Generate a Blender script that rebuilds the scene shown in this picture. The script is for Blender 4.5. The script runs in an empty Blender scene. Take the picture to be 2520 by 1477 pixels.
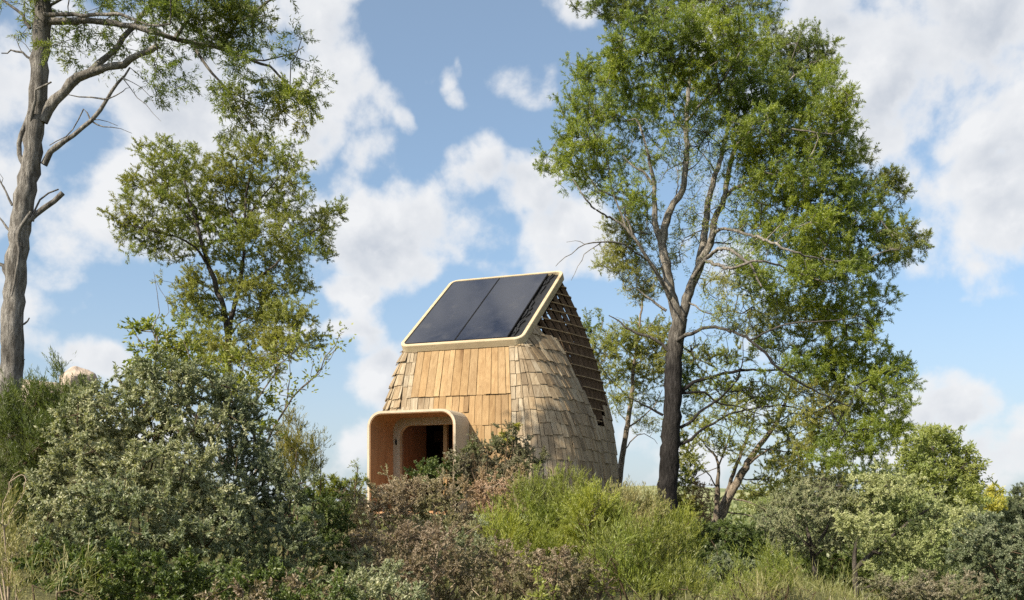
import bpy, math, random
import numpy as np
from mathutils import Vector

scene = bpy.context.scene
COL = scene.collection
rng = np.random.default_rng(7)
random.seed(7)

# ------------------------------------------------------------------ camera frame
EYE = 1.6
KF = 2450.0            # focal length measured in the 2520 px wide tracing sheet
HX, HY = 1260.0, 1245.0


def P(x, y, d):
    """sheet position + distance in metres -> world point"""
    return np.array([(x - HX) / KF * d, d, EYE + (HY - y) / KF * d])


def sig(t):
    return 1.0 / (1.0 + np.exp(-np.clip(t, -40, 40)))


def terrain(x, y):
    x = np.asarray(x, float); y = np.asarray(y, float)
    z = 1.5 * np.exp(-((x + 0.2) ** 2 / 48 + (y - 20.5) ** 2 / 70))
    z = z + 3.6 * sig(-(x + 6.0) / 1.0) * np.exp(-((y - 18) / 9.0) ** 2)
    z = z - 2.2 * sig((x - 8.5) / 2.0) * sig((y - 12) / 3.0)
    z = z - 5.5 * sig((y - 40) / 6.0)
    z = z + 0.10 * np.sin(x * 0.9 + 1.3) * np.cos(y * 0.7) + 0.05 * np.sin(x * 2.3) * np.sin(y * 1.9 + .5)
    far = sig((y - 160) / 40.0)
    z = z * (1 - far) + far * (-5.5 + 2.0 * np.sin(x * 0.004 + 1) + 1.2 * np.sin(y * 0.006))
    return z


# ------------------------------------------------------------------ mesh helpers
def make_mesh(name, V, F, mat, parent=None, rnd=None, smooth=False):
    V = np.asarray(V, np.float32).reshape(-1, 3)
    F = np.asarray(F, np.int32)
    k = F.shape[1]
    me = bpy.data.meshes.new(name)
    me.vertices.add(len(V)); me.vertices.foreach_set('co', V.ravel())
    me.loops.add(F.size); me.loops.foreach_set('vertex_index', F.ravel())
    me.polygons.add(len(F))
    me.polygons.foreach_set('loop_start', np.arange(0, F.size, k, dtype=np.int32))
    me.polygons.foreach_set('use_smooth', np.full(len(F), bool(smooth)))
    if rnd is not None:
        a = me.attributes.new('rnd', 'FLOAT', 'FACE')
        a.data.foreach_set('value', np.asarray(rnd, np.float32))
    me.update(calc_edges=True)
    me.materials.append(mat)
    o = bpy.data.objects.new(name, me)
    COL.objects.link(o)
    if parent is not None:
        o.parent = parent
    return o


def empty(name, loc, label=None, cat=None, group=None):
    o = bpy.data.objects.new(name, None)
    o.empty_display_size = 0.2
    COL.objects.link(o); o.location = loc
    tag(o, label, cat, group)
    return o


def tag(o, label=None, cat=None, group=None, kind=None):
    if label: o['label'] = label
    if cat: o['category'] = cat
    if group: o['group'] = group
    if kind: o['kind'] = kind
    return o


class MB:
    """collects hexahedra / quads into one mesh"""
    def __init__(s):
        s.V = []; s.F = []; s.R = []

    def quad(s, pts, r=0.5):
        n = len(s.V); s.V += [tuple(p) for p in pts]; s.F.append((n, n + 1, n + 2, n + 3)); s.R.append(r)

    def hexa(s, p, r=0.5):
        """p: 4 outer corners (ccw from outside) then 4 inner corners"""
        n = len(s.V); s.V += [tuple(q) for q in p]
        for f in ((0, 1, 2, 3), (7, 6, 5, 4), (0, 4, 5, 1), (1, 5, 6, 2), (2, 6, 7, 3), (3, 7, 4, 0)):
            s.F.append(tuple(n + i for i in f)); s.R.append(r)

    def box(s, a, b, r=0.5):
        (x0, y0, z0), (x1, y1, z1) = a, b
        s.hexa([(x0, y0, z0), (x1, y0, z0), (x1, y0, z1), (x0, y0, z1),
                (x0, y1, z0), (x1, y1, z0), (x1, y1, z1), (x0, y1, z1)], r)

    def beam(s, a, b, up, w, h, r=0.5):
        a = np.array(a, float); b = np.array(b, float); d = b - a; d /= np.linalg.norm(d)
        up = np.array(up, float); sd = np.cross(d, up); sd /= np.linalg.norm(sd); up = np.cross(sd, d)
        o = []
        for p in (a, b):
            for i, j in ((-1, -1), (1, -1), (1, 1), (-1, 1)):
                o.append(p + sd * w / 2 * i + up * h / 2 * j)
        n = len(s.V); s.V += [tuple(q) for q in o]
        for f in ((3, 2, 1, 0), (4, 5, 6, 7), (0, 1, 5, 4), (1, 2, 6, 5), (2, 3, 7, 6), (3, 0, 4, 7)):
            s.F.append(tuple(n + i for i in f)); s.R.append(r)

    def build(s, name, mat, parent=None, smooth=False):
        return make_mesh(name, s.V, s.F, mat, parent, s.R, smooth)


# ------------------------------------------------------------------ materials
def new_mat(name):
    m = bpy.data.materials.new(name); m.use_nodes = True
    nt = m.node_tree; nt.nodes.clear()
    out = nt.nodes.new('ShaderNodeOutputMaterial')
    return m, nt, out


def N(nt, typ, **kw):
    n = nt.nodes.new(typ)
    for k, v in kw.items():
        if k.startswith('i_'):
            n.inputs[k[2:].replace('_', ' ')].default_value = v
        else:
            setattr(n, k, v)
    return n


def ramp(nt, stops, interp='LINEAR'):
    r = nt.nodes.new('ShaderNodeValToRGB'); cr = r.color_ramp; cr.interpolation = interp
    while len(cr.elements) < len(stops): cr.elements.new(0.5)
    for e, (p, c) in zip(cr.elements, stops):
        e.position = p; e.color = (*c, 1)
    return r


def mixc(nt, fac, a, b, mode='MIX'):
    m = nt.nodes.new('ShaderNodeMix'); m.data_type = 'RGBA'; m.blend_type = mode
    L = nt.links
    for sock, v in ((m.inputs[0], fac), (m.inputs[6], a), (m.inputs[7], b)):
        if hasattr(v, 'is_output'): L.new(v, sock)
        elif isinstance(v, (int, float)): sock.default_value = v
        else: sock.default_value = (*v, 1)
    return m.outputs[2]


def leaf_mat(name, cols, alt, transl=0.35, alt_scale=0.7, gloss=0.03):
    """cols: three leaf colours chosen leaf by leaf; alt: colour of whole sprays here and there"""
    m, nt, out = new_mat(name); L = nt.links
    at = N(nt, 'ShaderNodeAttribute', attribute_name='rnd')
    r = ramp(nt, [(0.0, cols[0]), (0.5, cols[1]), (1.0, cols[2])]); L.new(at.outputs['Fac'], r.inputs[0])
    tc = N(nt, 'ShaderNodeTexCoord')
    nz = N(nt, 'ShaderNodeTexNoise', i_Scale=alt_scale, i_Detail=3.0); L.new(tc.outputs['Object'], nz.inputs['Vector'])
    mr = N(nt, 'ShaderNodeMapRange', i_From_Min=0.42, i_From_Max=0.66); L.new(nz.outputs[0], mr.inputs[0])
    c = mixc(nt, mr.outputs[0], r.outputs[0], alt)
    d = N(nt, 'ShaderNodeBsdfDiffuse'); L.new(c, d.inputs[0])
    t = N(nt, 'ShaderNodeBsdfTranslucent')
    tcx = mixc(nt, 1.0, c, (1.15, 1.15, 0.6), 'MULTIPLY'); L.new(tcx, t.inputs[0])
    ms = N(nt, 'ShaderNodeMixShader'); ms.inputs[0].default_value = transl
    L.new(d.outputs[0], ms.inputs[1]); L.new(t.outputs[0], ms.inputs[2])
    g = N(nt, 'ShaderNodeBsdfGlossy', i_Roughness=0.5); g.inputs[0].default_value = (1, 1, 1, 1)
    m2 = N(nt, 'ShaderNodeMixShader'); m2.inputs[0].default_value = gloss
    L.new(ms.outputs[0], m2.inputs[1]); L.new(g.outputs[0], m2.inputs[2])
    L.new(m2.outputs[0], out.inputs[0])
    return m


def bark_mat(name, a, b, c, scale=1.0, foot=False):
    m, nt, out = new_mat(name); L = nt.links
    tc = N(nt, 'ShaderNodeTexCoord')
    mp = N(nt, 'ShaderNodeMapping'); mp.inputs['Scale'].default_value = (20 * scale, 20 * scale, 4.6 * scale)
    L.new(tc.outputs['Object'], mp.inputs[0])
    n1 = N(nt, 'ShaderNodeTexNoise', i_Scale=1.0, i_Detail=6.0, i_Roughness=0.7); L.new(mp.outputs[0], n1.inputs['Vector'])
    n2 = N(nt, 'ShaderNodeTexNoise', i_Scale=1.3 * scale, i_Detail=3.0); L.new(tc.outputs['Object'], n2.inputs['Vector'])
    r = ramp(nt, [(0.36, a), (0.52, b), (0.68, c)]); L.new(n1.outputs[0], r.inputs[0])
    mr = N(nt, 'ShaderNodeMapRange', i_From_Min=0.35, i_From_Max=0.65, i_To_Min=0.65, i_To_Max=1.25); L.new(n2.outputs[0], mr.inputs[0])
    mm = N(nt, 'ShaderNodeVectorMath', operation='SCALE'); L.new(r.outputs[0], mm.inputs[0]); L.new(mr.outputs[0], mm.inputs['Scale'])
    col = mm.outputs[0]
    if foot:    # cabin's shadow on the lower trunk, put into the bark colour
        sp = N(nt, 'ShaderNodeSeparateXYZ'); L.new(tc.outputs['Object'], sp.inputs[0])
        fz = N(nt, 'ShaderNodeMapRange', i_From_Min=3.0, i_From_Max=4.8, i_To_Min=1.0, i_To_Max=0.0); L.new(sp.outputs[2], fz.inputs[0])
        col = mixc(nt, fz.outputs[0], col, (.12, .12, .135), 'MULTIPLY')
    p = N(nt, 'ShaderNodeBsdfPrincipled', i_Roughness=0.9); L.new(col, p.inputs['Base Color'])
    p.inputs['Specular IOR Level'].default_value = 0.15
    bm = N(nt, 'ShaderNodeBump', i_Strength=1.0, i_Distance=0.06); L.new(n1.outputs[0], bm.inputs['Height']); L.new(bm.outputs[0], p.inputs['Normal'])
    L.new(p.outputs[0], out.inputs[0])
    return m


def wood_mat(name, cols, grain=(26, 26, 1.3), rough=0.75, dark=(0.45, 0.36, 0.28), contrast=0.55, bump=0.25, spec=0.25):
    """boards: one tone per board, long grain, knots and streaks"""
    m, nt, out = new_mat(name); L = nt.links
    at = N(nt, 'ShaderNodeAttribute', attribute_name='rnd')
    base = ramp(nt, [(i / (len(cols) - 1), c) for i, c in enumerate(cols)]); L.new(at.outputs['Fac'], base.inputs[0])
    tc = N(nt, 'ShaderNodeTexCoord')
    cb = N(nt, 'ShaderNodeCombineXYZ'); sc = N(nt, 'ShaderNodeMath', operation='MULTIPLY'); sc.inputs[1].default_value = 37.0
    L.new(at.outputs['Fac'], sc.inputs[0])
    for i in range(3): L.new(sc.outputs[0], cb.inputs[i])
    ad = N(nt, 'ShaderNodeVectorMath', operation='ADD'); L.new(tc.outputs['Object'], ad.inputs[0]); L.new(cb.outputs[0], ad.inputs[1])
    mp = N(nt, 'ShaderNodeMapping'); mp.inputs['Scale'].default_value = grain; L.new(ad.outputs[0], mp.inputs[0])
    n1 = N(nt, 'ShaderNodeTexNoise', i_Scale=1.0, i_Detail=5.0, i_Roughness=0.65, i_Distortion=0.6); L.new(mp.outputs[0], n1.inputs['Vector'])
    mp2 = N(nt, 'ShaderNodeMapping'); mp2.inputs['Scale'].default_value = tuple(g * 0.22 for g in grain); L.new(ad.outputs[0], mp2.inputs[0])
    n2 = N(nt, 'ShaderNodeTexNoise', i_Scale=1.0, i_Detail=4.0, i_Roughness=0.6); L.new(mp2.outputs[0], n2.inputs['Vector'])
    vo = N(nt, 'ShaderNodeTexVoronoi', i_Scale=0.34); L.new(mp2.outputs[0], vo.inputs['Vector'])
    kn = N(nt, 'ShaderNodeMapRange', i_From_Min=0.04, i_From_Max=0.16, i_To_Min=0.8, i_To_Max=0.0); L.new(vo.outputs['Distance'], kn.inputs[0])
    g = N(nt, 'ShaderNodeMapRange', i_From_Min=0.38, i_From_Max=0.68, i_To_Min=0.0, i_To_Max=contrast); L.new(n1.outputs[0], g.inputs[0])
    c = mixc(nt, g.outputs[0], base.outputs[0], dark, 'MULTIPLY')
    g2 = N(nt, 'ShaderNodeMapRange', i_From_Min=0.35, i_From_Max=0.7, i_To_Min=0.0, i_To_Max=contrast); L.new(n2.outputs[0], g2.inputs[0])
    c = mixc(nt, g2.outputs[0], c, (0.62, 0.55, 0.47), 'MULTIPLY')
    c = mixc(nt, kn.outputs[0], c, (0.35, 0.24, 0.16), 'MULTIPLY')
    mp3 = N(nt, 'ShaderNodeMapping'); mp3.inputs['Scale'].default_value = (3.2, 3.2, .8); L.new(tc.outputs['Object'], mp3.inputs[0])
    n3 = N(nt, 'ShaderNodeTexNoise', i_Scale=1.0, i_Detail=7.0, i_Roughness=.7); L.new(mp3.outputs[0], n3.inputs['Vector'])
    g3 = N(nt, 'ShaderNodeMapRange', i_From_Min=0.48, i_From_Max=0.72, i_To_Min=0.0, i_To_Max=contrast); L.new(n3.outputs[0], g3.inputs[0])
    c = mixc(nt, g3.outputs[0], c, (.58, .56, .54), 'MULTIPLY')
    p = N(nt, 'ShaderNodeBsdfPrincipled', i_Roughness=rough); L.new(c, p.inputs['Base Color'])
    p.inputs['Specular IOR Level'].default_value = spec
    bm = N(nt, 'ShaderNodeBump', i_Strength=bump, i_Distance=0.01); L.new(n1.outputs[0], bm.inputs['Height']); L.new(bm.outputs[0], p.inputs['Normal'])
    L.new(p.outputs[0], out.inputs[0])
    return m


def simple_mat(name, col, rough=0.6, spec=0.3, noise=0.25, scale=8.0, metallic=0.0):
    m, nt, out = new_mat(name); L = nt.links
    tc = N(nt, 'ShaderNodeTexCoord')
    nz = N(nt, 'ShaderNodeTexNoise', i_Scale=scale, i_Detail=5.0); L.new(tc.outputs['Object'], nz.inputs['Vector'])
    mr = N(nt, 'ShaderNodeMapRange', i_From_Min=0.3, i_From_Max=0.7, i_To_Min=1 - noise, i_To_Max=1 + noise); L.new(nz.outputs[0], mr.inputs[0])
    mm = N(nt, 'ShaderNodeVectorMath', operation='SCALE'); mm.inputs[0].default_value = col; L.new(mr.outputs[0], mm.inputs['Scale'])
    p = N(nt, 'ShaderNodeBsdfPrincipled', i_Roughness=rough, i_Metallic=metallic); L.new(mm.outputs[0], p.inputs['Base Color'])
    p.inputs['Specular IOR Level'].default_value = spec
    L.new(p.outputs[0], out.inputs[0])
    return m


M = {}
M['acacia'] = leaf_mat('acacia_leaf', [(.135, .19, .018), (.225, .28, .025), (.335, .37, .042)], (.115, .17, .024), .52)
M['acacia_pale'] = leaf_mat('acacia_pale_leaf', [(.17, .20, .045), (.24, .27, .06), (.32, .335, .09)], (.28, .275, .065), .5)
M['acacia_dark'] = leaf_mat('acacia_dark_leaf', [(.085, .130, .026), (.13, .180, .034), (.185, .225, .045)], (.165, .185, .034), .47)
M['cork'] = leaf_mat('round_tree_leaf', [(.110, .155, .024), (.175, .220, .034), (.265, .28, .05)], (.225, .23, .04), .5)
M['olive_shrub'] = leaf_mat('grey_green_leaf', [(.145, .17, .09), (.235, .255, .14), (.48, .47, .31)], (.135, .17, .09), .34)
M['blue_shrub'] = leaf_mat('blue_green_leaf', [(.095, .125, .072), (.140, .170, .100), (.24, .26, .16)], (.12, .15, .06), .32)
M['dark_shrub'] = leaf_mat('dark_leaf', [(.045, .075, .018), (.080, .120, .024), (.16, .19, .035)], (.07, .10, .025), .35)
M['broom'] = leaf_mat('broom_leaf', [(.11, .15, .024), (.165, .21, .03), (.25, .28, .042)], (.18, .18, .04), .42)
M['broom_bright'] = leaf_mat('bright_broom_leaf', [(.155, .195, .026), (.245, .275, .034), (.38, .385, .055)], (.165, .205, .034), .43)
M['straw'] = leaf_mat('straw_leaf', [(0.190, 0.171, 0.067), (0.266, 0.237, 0.095), (0.342, 0.304, 0.152)], (0.180, 0.190, 0.057), .3)
M['heather'] = leaf_mat('heather_leaf', [(.17, .135, .085), (.27, .215, .145), (.40, .33, .24)], (.24, .25, .11), .34, 1.3)
M['red_heather'] = leaf_mat('red_heather_leaf', [(.125, .092, .060), (.20, .152, .104), (.32, .26, .185)], (.14, .145, .06), .3, 1.2)
M['pink_dry'] = leaf_mat('pink_dry_leaf', [(0.247, 0.162, 0.104), (0.361, 0.247, 0.171), (0.475, 0.351, 0.257)], (0.209, 0.180, 0.076), .3)
M['grey_purple'] = leaf_mat('grey_purple_leaf', [(.13, .125, .075), (.20, .18, .12), (.31, .275, .21)], (.13, .155, .055), .3, 2.0)
M['gold'] = leaf_mat('gold_leaf', [(0.118, 0.124, 0.024), (0.189, 0.177, 0.029), (0.283, 0.248, 0.047)], (0.106, 0.130, 0.024), .38)
M['yellow'] = leaf_mat('yellow_leaf', [(0.228, 0.228, 0.028), (0.342, 0.323, 0.038), (0.427, 0.399, 0.067)], (0.209, 0.228, 0.038), .4)
M['broom_deep'] = leaf_mat('deep_broom_leaf', [(.060, .088, .022), (.095, .130, .030), (.15, .18, .04)], (.11, .115, .035), .38)
M['pale_leaf'] = leaf_mat('pale_leaf', [(.24, .275, .12), (.35, .38, .18), (.50, .51, .30)], (.23, .29, .10), .42)
M['lime_leaf'] = leaf_mat('lime_leaf', [(.17, .21, .05), (.25, .285, .065), (.34, .355, .10)], (.20, .25, .07), .5)
M['grass'] = leaf_mat('grass_blade', [(0.130, 0.142, 0.041), (0.201, 0.189, 0.071), (0.307, 0.271, 0.130)], (0.118, 0.142, 0.035), .3, .9)

M['bark_grey'] = bark_mat('grey_bark', (.075, .068, .062), (.175, .165, .155), (.31, .295, .28))
M['bark_dark'] = bark_mat('dark_bark', (.035, .03, .027), (.075, .066, .058), (.15, .13, .115))
M['bark_foot_shade'] = bark_mat('foot_shaded_bark', (.08, .072, .064), (.185, .17, .152), (.36, .335, .30), foot=True)
M['bark_pale'] = bark_mat('pale_bark', (.08, .065, .05), (.18, .15, .12), (.32, .27, .22))
M['twig'] = simple_mat('twig_bark', (.085, .062, .042), .85, .1, .4, 5)
M['twig_pale'] = simple_mat('pale_twig_bark', (.26, .21, .16), .85, .1, .4, 5)


# ------------------------------------------------------------------ plants
def catmull(pts, step=0.1):
    pts = np.asarray(pts, float)
    if len(pts) == 2: pts = np.array([pts[0], pts.mean(0), pts[1]])
    ext = np.vstack([2 * pts[0] - pts[1], pts, 2 * pts[-1] - pts[-2]])
    out = []; tt = []
    n = len(pts) - 1
    for i in range(n):
        p0, p1, p2, p3 = ext[i:i + 4]
        k = max(2, int(np.linalg.norm(p2 - p1) / step))
        t = np.linspace(0, 1, k, endpoint=False)[:, None]
        out.append(0.5 * ((2 * p1) + (-p0 + p2) * t + (2 * p0 - 5 * p1 + 4 * p2 - p3) * t ** 2 + (-p0 + 3 * p1 - 3 * p2 + p3) * t ** 3))
        tt.append((i + t[:, 0]) / n)
    out.append(pts[-1:]); tt.append([1.0])
    return np.vstack(out), np.concatenate(tt)


class Wood:
    """tubes collected into one mesh"""
    def __init__(s):
        s.V = []; s.F = []; s.n = 0

    def tube(s, pts, rad, sides=8, rough=0.08):
        pts = np.asarray(pts); k = len(pts)
        tan = np.gradient(pts, axis=0); tan /= np.linalg.norm(tan, axis=1)[:, None] + 1e-9
        ref = np.array([0.3, 1.0, 0.1]); a = np.cross(tan, ref); a /= np.linalg.norm(a, axis=1)[:, None] + 1e-9
        b = np.cross(tan, a)
        ang = np.linspace(0, 2 * np.pi, sides, endpoint=False)
        wob = 1 + rough * rng.standard_normal((k, sides))
        ring = pts[:, None, :] + (np.cos(ang)[None, :, None] * a[:, None, :] + np.sin(ang)[None, :, None] * b[:, None, :]) * (np.asarray(rad)[:, None] * wob)[:, :, None]
        s.V.append(ring.reshape(-1, 3))
        i = np.arange(k - 1)[:, None]; j = np.arange(sides)[None, :]; j2 = (j + 1) % sides
        f = np.stack([i * sides + j, i * sides + j2, (i + 1) * sides + j2, (i + 1) * sides + j], -1).reshape(-1, 4) + s.n
        s.F.append(f); s.n += k * sides

    def prisms(s, A, B, ra, rb, sides=4):
        d = B - A; d /= np.linalg.norm(d, axis=1)[:, None] + 1e-9
        ref = np.where(np.abs(d[:, 2:3]) > 0.9, np.array([[1., 0, 0]]), np.array([[0, 0, 1.]]))
        u = np.cross(d, ref); u /= np.linalg.norm(u, axis=1)[:, None] + 1e-9
        v = np.cross(d, u)
        ang = np.linspace(0, 2 * np.pi, sides, endpoint=False)
        o = np.cos(ang)[None, :, None] * u[:, None] + np.sin(ang)[None, :, None] * v[:, None]
        ringA = A[:, None] + o * ra[:, None, None]; ringB = B[:, None] + o * rb[:, None, None]
        V = np.concatenate([ringA, ringB], 1).reshape(-1, 3)
        j = np.arange(sides); j2 = (j + 1) % sides
        f = np.stack([j, j2, sides + j2, sides + j], -1)
        F = (np.arange(len(A))[:, None, None] * 2 * sides + f[None]).reshape(-1, 4) + s.n
        s.V.append(V); s.F.append(F); s.n += len(V)

    def build(s, name, mat, parent, origin):
        return make_mesh(name, np.vstack(s.V) - origin, np.vstack(s.F), mat, parent, None, True)


def unit(v):
    return v / (np.linalg.norm(v, axis=-1, keepdims=True) + 1e-9)


def leaf_quads(C, D, Ln, Wd, face=(-.5, -.5, .6), k=.7):
    # blades turn their faces up and towards the light, as leaves do
    n = len(C)
    nv = unit(np.cross(D, np.array(face) + rng.standard_normal((n, 3)) * k))
    tip = C + D * Ln[:, None]
    mid = C + D * (Ln * 0.45)[:, None]
    w = nv * (Wd / 2)[:, None]
    bend = unit(np.cross(D, nv)) * (Ln * 0.12 * rng.standard_normal(n))[:, None]
    V = np.stack([C, mid - w + bend, tip, mid + w + bend], 1).reshape(-1, 3)
    F = np.arange(4 * n).reshape(n, 4)
    return V, F


LEAF = {   # L, W, cover, targets per m2, sprig length, up bias, spread of leaves about the sprig
    'phyllode': dict(L=.058, W=.0120, cover=4.8, nt=72, sl=.22, up=.35, sp=.75),
    'fine':     dict(L=.048, W=.0130, cover=4.8, nt=70, sl=.20, up=.45, sp=.8),
    'small':    dict(L=.036, W=.018, cover=7.0, nt=110, sl=.15, up=.4, sp=.8),
    'tiny':     dict(L=.026, W=.011, cover=6.0, nt=130, sl=.14, up=.5, sp=.7),
    'broad':    dict(L=.060, W=.030, cover=2.0, nt=50, sl=.2, up=.3, sp=.8),
    'needle':   dict(L=.060, W=.0075, cover=4.5, nt=140, sl=.30, up=2.1, sp=.28),
    'blade':    dict(L=.130, W=.006, cover=2.2, nt=110, sl=.30, up=2.2, sp=.22),
}


def plant(name, label, cat, base, d, limbs, clumps, leaf, mats, group=None, spread=0.9, cover=1.0,
          trunk_mat='bark_pale', twig_mat='twig', droop=0.0, names=('trunk', 'crown'), twig_r=.0035, rmax=.03, sprig_scale=1.0, stems=0, rz=1.0):
    """limbs: (points (x,y[,ddepth]), r0, r1); clumps: (x,y,rx,ry[,cover[,ddepth[,mat index]]])"""
    bx, by, bd = base
    org = P(bx, by, bd)
    zt = float(terrain(org[0], org[1]))
    org[2] = min(org[2], zt) if by > 9000 else org[2]
    root = empty(name, tuple(org), label, cat, group)
    W = Wood()
    npos = []; nrad = []
    for pts, r0, r1 in limbs:
        wp = np.array([P(p[0], p[1], d + (p[2] if len(p) > 2 else 0)) for p in pts])
        c, t = catmull(wp, 0.12)
        L = np.linalg.norm(wp[-1] - wp[0])
        c[1:] += rng.standard_normal((len(c) - 1, 3)) * 0.010
        r = r0 + (r1 - r0) * t ** 0.85
        W.tube(c, r, 12 if r0 > .09 else 7, .045 if r0 > .09 else .1)
        npos.append(c); nrad.append(r)
    lf = LEAF[leaf] if isinstance(leaf, str) else leaf
    # attraction points
    T = []; TC = []; cl = []
    for c in clumps:
        x, y, rx, ry = c[:4]
        cv = c[4] if len(c) > 4 else 1.0
        dd = c[5] if len(c) > 5 and c[5] is not None else rng.uniform(-spread, spread)
        mi = c[6] if len(c) > 6 else 0
        dep = d + dd
        ctr = P(x, y, dep); s = dep / KF
        a, b = rx * s, ry * s
        area = math.pi * a * b
        nt_ = max(3, int(lf['nt'] * area * (0.5 + 0.5 * min(cv, 1.5))))
        q = unit(rng.standard_normal((nt_, 3))) * (rng.random((nt_, 1)) ** 0.42)
        stray = rng.random(nt_) < (.13 if cv > .45 else .0)          # shoots that outgrow the rest
        q[stray] = unit(q[stray]) * rng.uniform(1.0, 1.5, (int(stray.sum()), 1)); q[stray, 2] = np.abs(q[stray, 2]) * (1 if droop < .2 else -.5)
        pts = ctr + q * np.array([a, a * 0.95 * rz, b])
        nl = int(cover * cv * lf['cover'] * area / (lf['L'] * lf['W'] * 0.5))
        cl.append((ctr, len(T) and sum(len(t) for t in T) or 0, nt_, nl, mi))
        T.append(pts)
    T = np.vstack(T) if T else np.zeros((0, 3))
    if len(npos):
        pos = np.vstack(npos)
    else:
        pos = org[None].copy()
    if stems:   # main stems of a shrub, from the root to clump centres
        cs = [c for c in cl]
        pick = rng.choice(len(cs), min(stems, len(cs)), replace=False)
        add = []
        for i in pick:
            e = cs[i][0]; s0 = org + np.array([rng.uniform(-.15, .15), rng.uniform(-.15, .15), 0])
            m = s0 * .45 + e * .55 + rng.standard_normal(3) * .08 + np.array([0, 0, -.06])
            c, t = catmull(np.array([s0, m, e]), .08)
            W.tube(c, .018 - .012 * t, 6, .1); add.append(c)
        pos = np.vstack([pos] + add)
    ns = len(pos)
    # grow twigs: each point joins the nearest wood, nearest first
    nodes = list(pos); par = [-1] * ns
    if len(T):
        dist0 = np.full(len(T), 1e9)
        for k in range(0, ns, 400):
            dd = np.linalg.norm(T[:, None] - pos[None, k:k + 400], axis=2).min(1); dist0 = np.minimum(dist0, dd)
        order = np.argsort(dist0)
        cap = ns + len(T) * 8 + 10
        A = np.zeros((cap, 3)); A[:ns] = pos; n = ns
        par = np.full(cap, -1, int)
        tipn = np.zeros(len(T), int)
        for ti in order:
            p = T[ti]
            dv = A[:n] - p
            i = int(np.argmin((dv * dv).sum(1)))
            a = A[i].copy(); dl = np.linalg.norm(p - a)
            k = min(7, max(1, int(dl / 0.22)))
            last = i
            side = rng.standard_normal(3) * dl * 0.07
            for q in range(1, k + 1):
                f = q / k
                w = a + (p - a) * f + side * math.sin(f * math.pi) + np.array([0, 0, (0.10 - droop) * dl * math.sin(f * math.pi)])
                A[n] = w; par[n] = last; last = n; n += 1
            tipn[ti] = last
        rad2 = np.zeros(n)
        kids = np.zeros(n, int)
        for i in range(n - 1, ns - 1, -1):
            if kids[i] == 0: rad2[i] = twig_r ** 2
            kids[par[i]] += 1
            if par[i] >= ns: rad2[par[i]] += rad2[i] * 0.85
        r = np.clip(np.sqrt(rad2), twig_r, rmax)
        ii = np.arange(ns, n); pp = par[ii]
        rp = np.where(pp >= ns, r[pp], np.minimum(r[ii] * 1.25, rmax))
        W.prisms(A[pp], A[ii], rp, r[ii], 4)
        # direction of each tip
        td = unit(A[tipn] - A[par[tipn]])
    if W.V:
        W.build(names[0], M[trunk_mat], root, org)
    # leaves
    VV = {}; 
    for (ctr, t0, nt_, nl, mi) in cl:
        if nl < 1: continue
        which = rng.integers(0, nt_, nl)
        nspr = 5
        sd = unit(rng.standard_normal((nt_, nspr, 3)) * 0.9 + td[t0:t0 + nt_, None, :] * 0.7 + np.array([0, 0, lf['up']]) - np.array([0, 0, droop * 2.0]))
        sl = lf['sl'] * sprig_scale * rng.uniform(.5, 1.15, (nt_, nspr))
        k = rng.integers(0, nspr, nl)
        sdir = sd[which, k]; pos_ = rng.random(nl) ** .8
        C = T[t0 + which] + sdir * (pos_ * sl[which, k])[:, None] + rng.standard_normal((nl, 3)) * lf['L'] * .12
        D = unit(sdir + rng.standard_normal((nl, 3)) * lf['sp'])
        Ln = lf['L'] * rng.uniform(.45, 1.4, nl); Wd = lf['W'] * rng.uniform(.7, 1.25, nl)
        # the tone of a leaf: its spray's tone with a leaf's own variation
        tone = rng.random((nt_, nspr))[which, k] * .55 + rng.random(nl) * .45
        VV.setdefault(mi, []).append((C, D, Ln, Wd, tone))
    for mi, parts in VV.items():
        C, D, Ln, Wd, tone = (np.concatenate([p[i] for p in parts]) for i in range(5))
        V, F = leaf_quads(C, D, Ln, Wd)
        make_mesh(names[1], V - org, F, M[mats[mi]], root, tone)
    return root


def shrub(name, label, cat, cx, d, clumps, leaf, mat, group=None, **kw):
    X = (cx - HX) / KF * d
    z = float(terrain(X, d)) - 0.02
    by = HY - (z - EYE) / d * KF
    kw.setdefault('stems', 7); kw.setdefault('spread', .35)
    return plant(name, label, cat, (cx, by, d), d, [], clumps, leaf, [mat] if isinstance(mat, str) else mat, group,
                 names=('stem', 'foliage'), trunk_mat=kw.pop('trunk_mat', 'twig'), **kw)


# ------------------------------------------------------------------ light, sky, camera
SUN_AZ = math.radians(230)      # towards the sun, clockwise from +Y: behind the camera on the left
SUN_EL = math.radians(36)
sd_ = Vector((math.sin(SUN_AZ) * math.cos(SUN_EL), math.cos(SUN_AZ) * math.cos(SUN_EL), math.sin(SUN_EL)))
sun = bpy.data.lights.new('sun', 'SUN'); sun.energy = 5.0; sun.angle = math.radians(0.53); sun.color = (1.0, .88, .68)
so = bpy.data.objects.new('sun', sun); COL.objects.link(so); so.rotation_euler = sd_.to_track_quat('Z', 'Y').to_euler()

w = bpy.data.worlds.new('World'); scene.world = w; w.use_nodes = True
nt = w.node_tree; nt.nodes.clear(); L = nt.links
wo = nt.nodes.new('ShaderNodeOutputWorld'); bg = nt.nodes.new('ShaderNodeBackground'); L.new(bg.outputs[0], wo.inputs[0])
SKY_STRENGTH = 0.14
bg.inputs[1].default_value = SKY_STRENGTH
sky = nt.nodes.new('ShaderNodeTexSky'); sky.sky_type = 'NISHITA'; sky.sun_disc = False
sky.sun_elevation = SUN_EL; sky.sun_rotation = SUN_AZ; sky.air_density = 1.0; sky.dust_density = .6; sky.ozone_density = 2.0
tc = nt.nodes.new('ShaderNodeTexCoord')
dirv = tc.outputs['Generated']


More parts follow.
